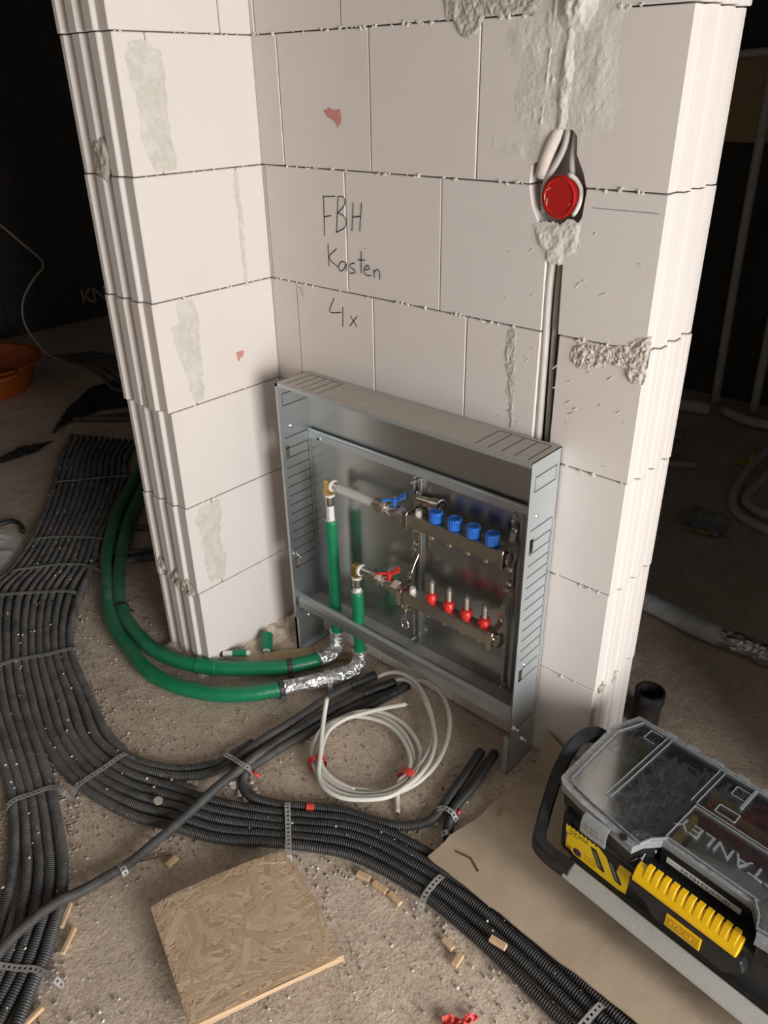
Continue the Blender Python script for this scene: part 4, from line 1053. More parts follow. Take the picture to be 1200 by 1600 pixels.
# ------------------------------------------------------------------ heating manifold
man = empty('heating_manifold', (0.61, -0.065, 0.14))
tag(man, 'nickel four-way heating manifold with blue caps above and red flow meters below', 'manifold')
def mp(o):
    if o.parent is not man:
        return o
    o.matrix_parent_inverse = Matrix.Translation((-0.61, 0.065, -0.14))
    return o
def header(yc, zc, x0, x1):
    return mp(box('header_bar', x0, x1, yc - 0.017, yc + 0.017, zc - 0.017, zc + 0.017, 'nickel', man, 0.004))
TY, TZ, BY, BZ = -0.056, 0.534, -0.076, 0.334
hb_t = header(TY, TZ, 0.476, 0.740)
hb_b = header(BY, BZ, 0.474, 0.742)
for hb, yc, zc, xs in ((hb_t, TY, TZ, (0.558, 0.609, 0.659, 0.708)), (hb_b, BY, BZ, (0.565, 0.615, 0.664, 0.713))):
    mp(lathe('end_plug', [(0.0, 0.013), (0.010, 0.013), (0.011, 0.0165), (0.017, 0.0165), (0.020, 0.012), (0.0205, 0.002)], (0.742, yc, zc), (1, 0, 0), 'nickel_bright', hb, 22))
    mp(lathe('vent_plug', [(0, 0.009), (0.004, 0.009), (0.005, 0.0075), (0.012, 0.0075), (0.0125, 0.005), (0.010, 0.0045)], (0.508, yc, zc + 0.017), (0, 0, 1), 'white_plastic', hb, 12))
    for x in xs:
        mp(lathe('port_nipple', [(0, 0.009), (0.006, 0.009), (0.007, 0.0075), (0.014, 0.0075), (0.015, 0.005)], (x - 0.012, yc + 0.002, zc - 0.017), (0, 0, -1), 'nickel', hb, 12))
def ribbed_cap(name, x, y, z, r, h, mat, parent, ribs=18):
    sides = ribs * 4
    V, F = [], []
    prof = [(0.0, 0.86, 0), (0.002, 0.97, 1), (h * 0.84, 1.0, 1), (h * 0.95, 0.95, 0.3), (h, 0.82, 0), (h, 0.68, 0), (h - 0.0012, 0.64, 0), (h - 0.0012, 0.02, 0)]
    for dz, rr, rib in prof:
        for j in range(sides):
            a = 2 * math.pi * j / sides
            k = 1.0 - 0.07 * rib * (1 if j % 4 in (0,) else 0)
            V.append((x + math.cos(a) * r * rr * k, y + math.sin(a) * r * rr * k, z + dz))
    for i in range(len(prof) - 1):
        for j in range(sides):
            k = (j + 1) % sides
            F.append((i * sides + j, i * sides + k, (i + 1) * sides + k, (i + 1) * sides + j))
    F.append(tuple((len(prof) - 1) * sides + j for j in range(sides)))
    return mp(from_arrays(name, V, F, mat, parent))
for x in (0.558, 0.609, 0.659, 0.708):
    ribbed_cap('valve_cap', x, TY, TZ + 0.018, 0.0168, 0.027, 'blue_plastic', hb_t)
for x in (0.565, 0.615, 0.664, 0.713):
    fm = mp(lathe('flow_meter', [(0, 0.0105), (0.004, 0.0110), (0.008, 0.0105)], (x, BY, BZ + 0.017), (0, 0, 1), 'red_plastic', hb_b, 16))
    mp(lathe('meter_collar', [(0.022, 0.0118), (0.024, 0.0140), (0.032, 0.0136), (0.0335, 0.0122), (0.039, 0.0118), (0.040, 0.0085)], (x, BY, BZ), (0, 0, 1), 'red_plastic', hb_b, 20))
    for a in (-2.2, -1.5, -0.8, -0.1):
        mp(box('collar_slot', -0.0008, 0.0008, -0.0005, 0.0005, -0.004, 0.004, 'anchor_red', hb_b, 0, Matrix.Translation((x + 0.0139 * math.cos(a), BY + 0.0139 * math.sin(a), BZ + 0.028)) @ Matrix.Rotation(a + math.pi / 2, 4, 'Z')))
    mp(lathe('sight_glass', [(0.036, 0.0073), (0.073, 0.0073), (0.0755, 0.0062), (0.0765, 0.002)], (x, BY, BZ), (0, 0, 1), 'clear_tube', hb_b, 16))
    mp(lathe('meter_scale', [(0.037, 0.0042), (0.066, 0.0042), (0.0665, 0.001)], (x, BY, BZ), (0, 0, 1), 'cable_white', hb_b, 12))
    for k in range(4):
        mp(box('scale_tick', x - 0.0012, x + 0.004, BY - 0.0048, BY - 0.0040, BZ + 0.042 + 0.006 * k, BZ + 0.0435 + 0.006 * k, 'ink_black', hb_b, 0))
def hex_nut(name, x0, x1, y, z, r, mat, parent):
    return mp(lathe(name, [(0, r * 0.92), (0.0015, r), (x1 - x0 - 0.0015, r), (x1 - x0, r * 0.92)], (x0, y, z), (1, 0, 0), mat, parent, 6, False))
def rib_lathe(name, x0, x1, y, z, r, n, mat, parent):
    prof = []
    L = x1 - x0
    for k in range(n):
        a = L * k / n
        prof += [(a, r), (a + L / n * 0.6, r), (a + L / n * 0.62, r * 0.86), (a + L / n * 0.98, r * 0.86)]
    return mp(lathe(name, prof, (x0, y, z), (1, 0, 0), mat, parent, 20))
def valve(xa, xe, yc, zc, lever_mat, pipe_mat, with_pipe):
    """ball valve, from the header (right) to the press elbow (left)"""
    vb = mp(lathe('ball_valve', [(0, 0.0135), (0.012, 0.0135), (0.016, 0.0155), (0.030, 0.0165), (0.044, 0.0155), (0.048, 0.0125), (0.056, 0.0125)], (xa - 0.068, yc, zc), (1, 0, 0), 'nickel', man, 24))
    hex_nut('union_nut', xa - 0.022, xa - 0.002, yc, zc, 0.0215, 'nickel', vb)
    hex_nut('union_nut', xa - 0.078, xa - 0.064, yc, zc, 0.0180, 'nickel', vb)
    rib_lathe('coupling', xa - 0.098, xa - 0.078, yc, zc, 0.0155, 3, 'nickel', vb)
    # butterfly lever
    lv = mp(lathe('lever', [(0, 0.0055), (0.016, 0.0055), (0.017, 0.0075), (0.022, 0.0075), (0.024, 0.003)], (xa - 0.040, yc, zc + 0.012), (0, 0, 1), lever_mat, vb, 14))
    for s in (-1, 1):
        poly = [(0, -0.0065), (0.010, -0.0075), (0.024, -0.0085), (0.031, -0.007), (0.031, 0.007), (0.024, 0.0085), (0.010, 0.0065), (0, 0.0065)]
        bm = bmesh.new()
        bm_prism(bm, poly, -0.0028, 0.0028, 'z', 0.001)
        m4 = Matrix.Translation((xa - 0.040, yc, zc + 0.030)) @ Matrix.Rotation(0.45, 4, 'Z') @ Matrix.Rotation(0 if s > 0 else math.pi, 4, 'Z') @ Matrix.Rotation(-0.55 if s > 0 else 0.18, 4, 'Y') @ Matrix.Rotation(0.5, 4, 'X')
        for v in bm.verts:
            v.co = m4 @ v.co
        mp(from_bm('lever_wing', bm, lever_mat, lv))
    mp(lathe('lever_screw', [(0, 0.003), (0.003, 0.003), (0.004, 0.001)], (xa - 0.040, yc, zc + 0.035), (0, 0, 1), 'zinc', lv, 10))
    return vb
v_t = valve(0.476, 0.22, TY, TZ, 'blue_plastic', 'pipe_white', True)
v_b = valve(0.474, 0.315, BY, BZ + 0.008, 'red_plastic', 'pipe_white', False)
# drain/fill valve with an open threaded end, behind the blue caps
dv = mp(lathe('drain_valve', [(0, 0.011), (0.020, 0.011), (0.021, 0.013), (0.044, 0.013), (0.045, 0.0175), (0.062, 0.0185), (0.070, 0.0185), (0.0705, 0.0150), (0.060, 0.0145)], (0.488, -0.030, 0.572), (1, -0.10, 0.10), 'nickel_bright', man, 22))
mp(lathe('drain_bore', [(0.0600, 0.0143), (0.0612, 0.0140)], (0.488, -0.030, 0.572), (1, -0.10, 0.10), 'ink_black', dv, 18))
mp(lathe('drain_ring', [(0.058, 0.0105), (0.0708, 0.0105), (0.0710, 0.0065), (0.062, 0.006)], (0.488, -0.030, 0.572), (1, -0.10, 0.10), 'nickel_bright', dv, 18))
mp(lathe('drain_spout', [(0.0, 0.0062), (0.0714, 0.0058)], (0.489, -0.030, 0.572), (1, -0.10, 0.10), 'brass', dv, 12))
dr = mp(lathe('drain_cock', [(0, 0.0095), (0.012, 0.0095), (0.014, 0.012), (0.020, 0.012), (0.022, 0.006)], (0.488, BY, BZ - 0.017), (0, 0, -1), 'nickel', man, 14))
mp(lathe('cock_nozzle', [(0, 0.006), (0.014, 0.006), (0.016, 0.008), (0.030, 0.0055)], (0.492, BY, BZ - 0.030), (1, -0.1, -0.15), 'nickel_bright', dr, 14))
rp_ = [(0.486 + 0.0105 * math.cos(a), BY - 0.003, BZ - 0.085 + 0.0135 * math.sin(a)) for a in np.linspace(0, 2 * math.pi, 20)]
mp(tube('cap_retainer', rp_, 0.0026, 'nickel', dr, 8, 0.004))
mp(tube('cap_retainer', [(0.486, BY, BZ - 0.04), (0.487, BY - 0.003, BZ - 0.07)], 0.002, 'nickel', dr, 8, 0.01))
# folded strip brackets that carry both headers
def strip(name, pts, w, t, mat, parent):
    """flat strip folded in the y-z plane, width along x"""
    bm = bmesh.new()
    P = [Vector((0, a, b)) for a, b in pts[1]]
    x = pts[0]
    for a, b in zip(P[:-1], P[1:]):
        d = (b - a)
        L = d.length
        ang = math.atan2(d.z, d.y)
        m4 = Matrix.Translation((x, a.y, a.z)) @ Matrix.Rotation(ang, 4, 'X')
        bm_box(bm, -w / 2, w / 2, -t / 2, L + t / 2, -t / 2, t / 2, t * 0.3, m4)
    return mp(from_bm(name, bm, mat, parent))
for xb in (0.482, 0.742):
    br = strip('bracket', (xb, [(-0.023, 0.584), (-0.030, 0.580), (-0.034, 0.558), (-0.072, 0.556), (-0.0755, 0.550), (-0.0755, 0.514)]), 0.014, 0.0028, 'nickel_bright', man)
    strip('bracket_arm', (xb, [(-0.0755, 0.514), (-0.036, 0.512), (-0.030, 0.500), (-0.030, 0.425), (-0.046, 0.404), (-0.056, 0.386), (-0.056, 0.360), (-0.094, 0.358), (-0.097, 0.352), (-0.097, 0.315)]), 0.014, 0.0028, 'nickel_bright', br)
    for (y, z) in ((-0.026, 0.585), (-0.034, 0.492), (-0.034, 0.455), (-0.058, 0.374)):
        mp(lathe('bracket_screw', [(0, 0.0062), (0.003, 0.0062), (0.005, 0.0035), (0.0055, 0.001)], (xb + 0.002, y, z), (0, -1, 0.15), 'nickel_bright', br, 12))
    rib_lathe('bracket_clip', xb - 0.008, xb + 0.008, -0.036, 0.440, 0.0075, 3, 'steel_sleeve', br)
    mp(box('clip_seal', xb - 0.008, xb + 0.008, -0.0800, -0.0780, 0.355, 0.360, 'red_plastic', br, 0.0005))

# ------------------------------------------------------------------ green insulated pipes
RG = 0.0205
def green_pipe(label, path, rx, ry, top_insul, top_sleeve, elbow_z, elbow_x1, join, foil_from):
    g = empty('insulated_pipe', (rx, ry, 0.0))
    tag(g, label, 'pipe')
    inv = Matrix.Translation((-rx, -ry, 0))
    def q(o):
        if o.parent is g:
            o.matrix_parent_inverse = inv
        return o
    body = path[:join]
    q(tube('insulation', body, RG, 'green', g, 18, 0.012))
    p0 = path[join - 1]
    # crumpled foil bend up into the riser
    mids = [p0] + foil_from + [(rx, ry, 0.05), (rx, ry, 0.085)]
    Q = catmull(mids, 0.006)
    R = np.array([0.0205 + 0.0022 * fbm(*p, 60, 3) for p in Q])
    V, F = tube_arrays(Q, R, 20)
    V = np.array([v + 0.0012 * np.array(noise.noise_vector(Vector(v) * 90)) for v in V])
    q(from_arrays('foil_wrap', V, F, 'foil', g, True))
    Q = catmull([(rx + 0.001, ry, 0.075), (rx + 0.0005, ry, (0.075 + top_insul) / 2), (rx, ry, top_insul)], 0.01)
    R = np.array([0.0158 + 0.0008 * fbm(0, 3, p[2], 40, 3) for p in Q])
    V, F = tube_arrays(Q, R, 18)
    q(from_arrays('riser_insulation', V, F, 'green', g, True))
    q(lathe('insulation_end', [(0, 0.0150), (0.0008, 0.0148)], (rx, ry, top_insul), (0, 0, 1), 'insulation_foam', g, 18))
    pv = q(lathe('riser_pipe', [(top_insul - 0.01, 0.0104), (top_sleeve, 0.0104)], (rx, ry, 0), (0, 0, 1), 'white_plastic', g, 18))
    for k in range(7):
        z = top_insul + 0.006 + k * 0.0062
        if z < top_sleeve - 0.02:
            q(box('pipe_print', rx + 0.0022, rx + 0.0040, ry - 0.0104, ry - 0.0098, z, z + (0.003 if k % 3 else 0.0045), 'ink_black', pv, 0))
    q(lathe('press_sleeve', [(top_sleeve - 0.026, 0.0112), (top_sleeve - 0.022, 0.0122), (top_sleeve - 0.014, 0.0112), (top_sleeve - 0.006, 0.0122), (top_sleeve, 0.0118)], (rx, ry, 0), (0, 0, 1), 'steel_sleeve', g, 20))
    q(lathe('sleeve_ring', [(top_sleeve, 0.0140), (top_sleeve + 0.005, 0.0140), (top_sleeve + 0.0055, 0.011)], (rx, ry, 0), (0, 0, 1), 'white_plastic', g, 20))
    e = q(box('elbow', rx - 0.0105, rx + 0.0105, ry - 0.0105, ry + 0.0105, top_sleeve + 0.004, elbow_z + 0.012, 'brass', g, 0.004))
    for k in range(3):
        q(box('elbow_rib', rx - 0.0115, rx + 0.006, ry - 0.0115, ry - 0.0100, top_sleeve + 0.007 + 0.005 * k, top_sleeve + 0.0095 + 0.005 * k, 'brass', e, 0.0004))
    q(lathe('elbow_socket', [(0, 0.0095), (0.016, 0.0095)], (rx, ry, elbow_z), (1, 0, 0), 'brass', e, 16))
    q(lathe('sleeve_ring', [(0.0125, 0.0155), (0.0185, 0.0155), (0.019, 0.012)], (rx, ry, elbow_z), (1, 0, 0), 'white_plastic', g, 20))
    q(lathe('press_sleeve', [(0.019, 0.0118), (0.024, 0.0125), (0.031, 0.0112), (0.036, 0.0125), (0.042, 0.0112)], (rx, ry, elbow_z), (1, 0, 0), 'steel_sleeve', g, 20))
    L = elbow_x1 - rx
    q(lathe('connector_pipe', [(0.036, 0.0122), (L, 0.0122)], (rx, ry, elbow_z), (1, 0, 0), 'pipe_white' if L > 0.08 else 'steel_sleeve', g, 20))
    return g, q
g1, q1 = green_pipe('outer green insulated pipe sweeping over the floor to the right-hand riser', GREEN1, 0.324, BY, 0.272, 0.312, BZ + 0.008, 0.380, len(GREEN1) - 1, [(0.262, -0.215, 0.024), (0.300, -0.150, 0.024), (0.322, -0.095, 0.028)])
g2, q2 = green_pipe('inner green insulated pipe hugging the wall foot to the tall left-hand riser', GREEN2, 0.219, TY, 0.434, 0.503, TZ + 0.001, 0.380, len(GREEN2) - 0, [(0.226, -0.095, 0.024), (0.225, -0.066, 0.030)])
q2(lathe('insulation_joint', [(0, 0.0212), (0.002, 0.0232), (0.058, 0.0232), (0.060, 0.0212)], GREEN2[12], tuple(np.array(GREEN2[13]) - np.array(GREEN2[12])), 'green', g2, 20))

def ring_strap(name, label, c, d, r, mat, tail, group=None):
    """perforated band wrapped over a pipe lying on the floor"""
    d = Vector(d).normalized()
    s = d.cross(Vector((0, 0, 1))).normalized()
    pts = []
    for k in range(11):
        a = -0.25 + k * (math.pi + 0.5) / 10
        p = Vector(c) + s * (math.cos(a) * r) + Vector((0, 0, math.sin(a) * r))
        pts.append((p.x, p.y, max(p.z, 0.002)))
    if tail:
        p = Vector(pts[-1]) - s * tail
        pts.append((p.x, p.y, 0.003))
        p2 = Vector(pts[0]) + s * tail * 0.6
        pts.insert(0, (p2.x, p2.y, 0.003))
    return pts
def band(label, c, d, r, mat, tail=0.012):
    pts = ring_strap('', label, c, d, r, mat, tail)
    dv_ = Vector(d).normalized()
    V, F = [], []
    Q = catmull(pts, 0.0035)
    w, th = 0.0065, 0.0012
    ctr = np.array(c)
    ax = np.array(dv_)
    for p in Q:
        out = p - ctr
        out -= ax * (out @ ax)
        out /= np.linalg.norm(out) + 1e-9
        for a, b in ((-w, 0), (w, 0), (w, th), (-w, th)):
            V.append(p + ax * a + out * b)
    for i in range(len(Q) - 1):
        for j in range(4):
            k = (j + 1) % 4
            F.append((i * 4 + j, i * 4 + k, i * 4 + 4 + k, i * 4 + 4 + j))
    o = from_arrays('perforated_strap', V, F, mat)
    tag(o, label, 'strap', 'perforated fixing straps')
    # punched holes along the crown of the band
    n = 0
    for i in range(4, len(Q) - 4, 3):
        p = Q[i]
        out = p - ctr
        out -= ax * (out @ ax)
        out /= np.linalg.norm(out) + 1e-9
        if out[2] < -0.1:
            continue
        lathe('hole', [(0, 0.0022), (0.0003, 0.0021)], p + out * (th + 0.0001), out, 'ink_grey' if mat == 'black_rubber' else 'ink_black', o, 8)
    return o
def dirn(path, i):
    return tuple(np.array(path[min(i + 1, len(path) - 1)]) - np.array(path[i - 1]))
band('black perforated band over the inner green pipe beside the cabinet foot', GREEN2[-2], dirn(GREEN2, len(GREEN2) - 2), RG + 0.001, 'black_rubber')
band('black perforated band over the outer green pipe where its foil wrap begins', GREEN1[-2], dirn(GREEN1, len(GREEN1) - 2), RG + 0.001, 'black_rubber')
band('short silver perforated band across the foil-wrapped elbow', (0.290, -0.165, 0.024), (0.35, 0.6, 0), RG + 0.002, 'strap_steel', 0.02)
band('black band over both green pipes in the shade behind the wall end', GREEN2[7], dirn(GREEN2, 7), RG + 0.001, 'black_rubber')

# cut-off pieces of the green pipe by the wall foot
o = empty('pipe_offcut', (0.051, -0.171, 0.018))
tag(o, 'short green pipe offcut leaning with its open end toward the room', 'pipe offcut')
lathe('insulation', [(-0.026, 0.0165), (0.026, 0.0165), (0.0262, 0.0095)], (0, 0, 0.006), (0.55, -0.55, -0.30), 'green', o, 20)
lathe('bore', [(0.0255, 0.0125), (0.0266, 0.0105), (0.0268, 0.0085)], (0, 0, 0.006), (0.55, -0.55, -0.30), 'white_plastic', o, 18)
lathe('hollow', [(0.0262, 0.0082), (0.0270, 0.008)], (0, 0, 0.006), (0.55, -0.55, -0.30), 'insulation_foam', o, 16)
a_, b_ = np.array((-0.001, -0.288, 0.030)), np.array((0.0564, -0.2351, 0.030))
dd = b_ - a_
o = empty('pipe_offcut', tuple(a_))
tag(o, 'thin white pipe offcut with a green sleeve lying behind the inner green pipe', 'pipe offcut')
lathe('pipe', [(0, 0.0078), (0.078, 0.0078)], (0, 0, 0), tuple(dd), 'white_plastic', o, 16)
lathe('sleeve', [(0.031, 0.0105), (0.068, 0.0105)], (0, 0, 0), tuple(dd), 'green', o, 16)
lathe('black_end', [(-0.004, 0.009), (0.003, 0.0092)], (0, 0, 0), tuple(dd), 'black_rubber', o, 16)
o = box('timber_offcut', -0.07, 0.07, -0.022, 0.022, 0, 0.012, 'timber', None, 0.002, Matrix.Rotation(0.9, 4, 'Z'))
o.location = (0.125, -0.155, 0.0)
tag(o, 'flat weathered timber offcut lying beside the left cabinet foot', 'wood offcut')
o = box('timber_offcut', -0.09, 0.09, -0.012, 0.012, 0, 0.010, 'timber', None, 0.002, Matrix.Rotation(0.75, 4, 'Z'))
o.location = (0.20, -0.095, 0.0)
tag(o, 'narrow weathered timber lath under the cabinet rail near the risers', 'wood offcut')

# ------------------------------------------------------------------ corrugated conduits
RC = 0.0113
GRP = 'corrugated conduits on the floor'
ordn = ['innermost', 'second', 'third', 'fourth', 'fifth', 'sixth', 'seventh', 'eighth', 'ninth', 'tenth', 'eleventh', 'outermost']
for i, path in enumerate(BUNDLE):
    pth = [(p[0], p[1], RC + 0.0004) for p in path]
    if i >= 2:                       # the run goes on beyond the picture
        e_ = np.array(pth[-1]) - np.array(pth[-2])
        e_ /= np.linalg.norm(e_)
        pth.append(tuple(np.array(pth[-1]) + e_ * 0.45))
    if i == 1:
        pth = [(p[0], p[1], RC + (0.0004 if k < len(path) - 5 else 0.006)) for k, p in enumerate(path)]
    where = ('turning toward the cable coil' if i < 2 else 'running to the lower right' if i < 7 else 'branching down the left side')
    pos = 'innermost' if i == 0 else 'outermost' if i == 11 else ordn[i] + ' from the inner edge'
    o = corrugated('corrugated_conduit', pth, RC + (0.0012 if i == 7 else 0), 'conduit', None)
    tag(o, 'black corrugated conduit, %s of the bundle, %s' % (pos, where), 'conduit', GRP)
    if i == 1:
        tube('end_sleeve', [tuple(np.array(p) + np.array((0, 0, 0.0))) for p in (catmull(pth[-3:], 0.02)[-5:])], RC + 0.0012, 'black_rubber', o, 12, 0.01)
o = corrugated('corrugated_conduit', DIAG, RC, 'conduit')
tag(o, 'black corrugated conduit lying across the others from the coil to the lower left corner', 'conduit', GRP)
tube('end_sleeve', catmull(DIAG[:4], 0.02)[:6], RC + 0.0012, 'black_rubber', o, 12, 0.01)
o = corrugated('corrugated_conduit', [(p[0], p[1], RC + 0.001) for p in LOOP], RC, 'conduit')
tag(o, 'black corrugated conduit looping from the coil back along the bundle to the cabinet front', 'conduit', GRP)
tube('end_sleeve', [(p[0], p[1], RC + 0.001) for p in catmull(LOOP[:5], 0.02)], RC + 0.0012, 'black_rubber', o, 12, 0.01)
lathe('red_tape', [(0, RC + 0.0007), (0.017, RC + 0.0007)], (LOOP[14][0] - 0.028, LOOP[14][1] - 0.0225, RC + 0.001), (np.array(LOOP[14]) - np.array(LOOP[13])), 'red_tape', o, 14)
o = corrugated('corrugated_conduit', PAIR, RC, 'conduit')
tag(o, 'short black conduit beside the cabinet, right one of the pair going under the cardboard', 'conduit', GRP)
for k, pth in enumerate(SIDETUBE):
    o = corrugated('corrugated_conduit', [(p[0], p[1], RC) for p in pth], RC, 'conduit', None, 8, 0.008)
    tag(o, 'dim black conduit crossing under the green pipes behind the wall end, %s' % ('middle of three', 'nearest of three', 'farthest of three')[k], 'conduit', GRP)

# ------------------------------------------------------------------ perforated straps over the conduits
where = {'a': 'farthest steel strap across the shaded end of the conduit bundle', 'b': 'second strap from the dark end, across the conduit bundle',
         'c': 'bowed strap across the bundle level with the first green pipe band', 'd': 'straight steel strap across the bundle, fourth from the dark end',
         'e': 'slanted steel strap across the bundle left of the green pipe bend', 'f': 'steel strap over the seven conduits where the bundle turns right',
         'g': 'steel strap over the five conduits that branch down the left side', 'h': 'steel strap tying the three conduits just below the coil',
         'i': 'upright steel strap over the bundle next to the red tape', 'j': 'steel strap over the bundle at the cardboard edge',
         'k': 'steel strap over the bundle at the bottom edge of the picture', 'l': 'steel strap round the conduit pair in front of the cabinet',
         'm': 'small steel clip where the paired conduit dives under the cardboard', 'n': 'steel strap over the conduits in the lower left corner',
         'o': 'small steel clip on the single crossing conduit'}
for k, pts in STRAPS.items():
    P = [list(p) for p in pts]
    if k in 'abcdefgijkn':
        for p in P:
            p[2] = 2 * RC + 0.0012
        a, b = np.array(P[0]), np.array(P[-1])
        d = (b - a) / np.linalg.norm(b - a)
        P = [list(a - d * 0.010 + np.array((0, 0, -0.016)))] + P + [list(b + d * 0.010 + np.array((0, 0, -0.016)))]
    o = strap_mesh('perforated_strap', P, 'strap_steel', None, 0.0125 if k not in 'abc' else 0.010)
    tag(o, where[k], 'strap', 'perforated fixing straps')

# ------------------------------------------------------------------ white cables of the coil
CAB = 'white cables in the coil'
for nm, pts, lab in (('a', CABLE1, 'white cable leaving the upper black conduit sleeve and wound into the coil'),
                     ('b', CABLE2, 'white cable of the coil whose bare end hangs straight down at the bottom right'),
                     ('c', CABLE3, 'white cable making the widest arc beside the rail, its end standing upright'),
                     ('d', CABLE4, 'white cable of the coil with its end pointing right across the top')):
    P = [(p[0], p[1], max(p[2], 0.006)) for p in pts]
    o = tube('power_cable', P, 0.0056, 'cable_white', None, 10, 0.008)
    tag(o, lab, 'cable', CAB)
    e, f = np.array(P[-1]), np.array(P[-1]) - np.array(P[-2])
    lathe('bare_end', [(0, 0.0030), (0.004, 0.0028)], e, f, 'copper_end', o, 8)
for c, d, lab in ((CABLE3[13], np.array(CABLE3[14]) - np.array(CABLE3[12]), 'red tape tie on the left side of the white cable coil'),
                  (CABLE1[23], np.array(CABLE1[24]) - np.array(CABLE1[22]), 'red tape tie at the lower right of the white cable coil')):
    d = np.array(d, float)
    d[2] = 0
    d /= np.linalg.norm(d)
    s = np.array((d[1], -d[0], 0.0))
    c = np.array((c[0], c[1], 0.017))
    V, F = [], []
    n = 20
    for k in range(n):
        a = 2 * math.pi * k / n
        p = c + s * math.cos(a) * 0.022 + np.array((0, 0, math.sin(a) * 0.0185))
        for t in (-0.010, 0.010):
            V.append(p + d * t)
    for k in range(n):
        a, b = 2 * k, 2 * ((k + 1) % n)
        F.append((a, a + 1, b + 1, b))
    tag(from_arrays('tape_tie', V, F, 'red_tape', None, True), lab, 'tape')

# ------------------------------------------------------------------ OSB offcut and cardboard
def offset_poly(P, d):
    return P
osb_xy = [(p[0], p[1]) for p in OSB]
# split the long edges so that the sawn and torn borders are uneven
pr = random.Random(3)
out = []
for i in range(len(osb_xy)):
    a, b = osb_xy[i], osb_xy[(i + 1) % len(osb_xy)]
    n = max(1, int(math.dist(a, b) / 0.008))
    torn = 4 <= i <= 9
    for k in range(n):
        t = k / n
        j = pr.uniform(-0.0022, 0.0022) if torn else pr.uniform(-0.0003, 0.0003)
        out.append((a[0] + (b[0] - a[0]) * t + j, a[1] + (b[1] - a[1]) * t - j))
bm = bmesh.new()
bm_prism(bm, out, 0.027, 0.045, 'z', 0.0)
o = from_bm('osb_board', bm, 'osb')
tag(o, 'square offcut of oriented strand board lying on the bare floor', 'board')
# pressed strands lying flat in every direction on its face
srng = random.Random(21)
V, F = [], []
AX0, AX1 = min(p[0] for p in osb_xy), max(p[0] for p in osb_xy)
AY0, AY1 = min(p[1] for p in osb_xy), max(p[1] for p in osb_xy)
k = 0
while k < 1500:
    x, y = srng.uniform(AX0, AX1), srng.uniform(AY0, AY1)
    L, w2 = srng.uniform(0.008, 0.042), srng.uniform(0.0007, 0.0050)
    if k > 1460:
        L, w2 = srng.uniform(0.03, 0.05), srng.uniform(0.006, 0.010)
    a = srng.gauss(0.35, 0.75) if srng.random() < 0.7 else srng.uniform(0, 3.14)
    ca, sa = math.cos(a), math.sin(a)
    sk = srng.uniform(-0.004, 0.004)
    cs = [(-L, -w2), (L, -w2 * srng.uniform(0.3, 1)), (L + sk, w2 * srng.uniform(0.5, 1)), (-L + sk, w2)]
    cs = [(x + p * ca - q_ * sa, y + p * sa + q_ * ca) for p, q_ in cs]
    if not inside(osb_xy, np.array([c[0] for c in cs]), np.array([c[1] for c in cs])).all():
        if srng.random() < 0.96:
            continue
        continue
    z = 0.0451 + 0.0010 * k / 1500 if k <= 1460 else 0.0460 + srng.random() * 0.0004
    b = len(V)
    t1, t2 = srng.uniform(-0.0002, 0.0003), srng.uniform(-0.0002, 0.0003)
    for n_, c in enumerate(cs):
        V.append((c[0], c[1], z + (t1 if n_ in (0, 3) else t2)))
    for c in cs:
        V.append((c[0], c[1], 0.0448))
    F += [(b, b + 1, b + 2, b + 3), (b, b + 4, b + 5, b + 1), (b + 1, b + 5, b + 6, b + 2), (b + 2, b + 6, b + 7, b + 3), (b + 3, b + 7, b + 4, b)]
    k += 1
so = from_arrays('wood_strands', V, F, 'osb_strand', o)
so['kind'] = 'stuff'
# splintered strand along its near edge
box('edge_strand', -0.125, 0.125, -0.0016, 0.0016, 0.0385, 0.0446, 'wood_chip', o, 0.0008, Matrix.Translation((0.806, -0.813, 0.0)) @ Matrix.Rotation(-1.9635, 4, 'Z'))
for (x, y, z) in ((0.60, -0.80, 0.0), (0.72, -0.72, 0.0)):
    b = box('wood_block', -0.05, 0.05, -0.022, 0.022, -0.003, 0.027, 'timber', None, 0.002, Matrix.Rotation(0.4, 4, 'Z'))
    b.location = (x, y, z)
    tag(b, 'timber block hidden under the strand board, %s one' % ('left' if x < 0.65 else 'right'), 'wood block')

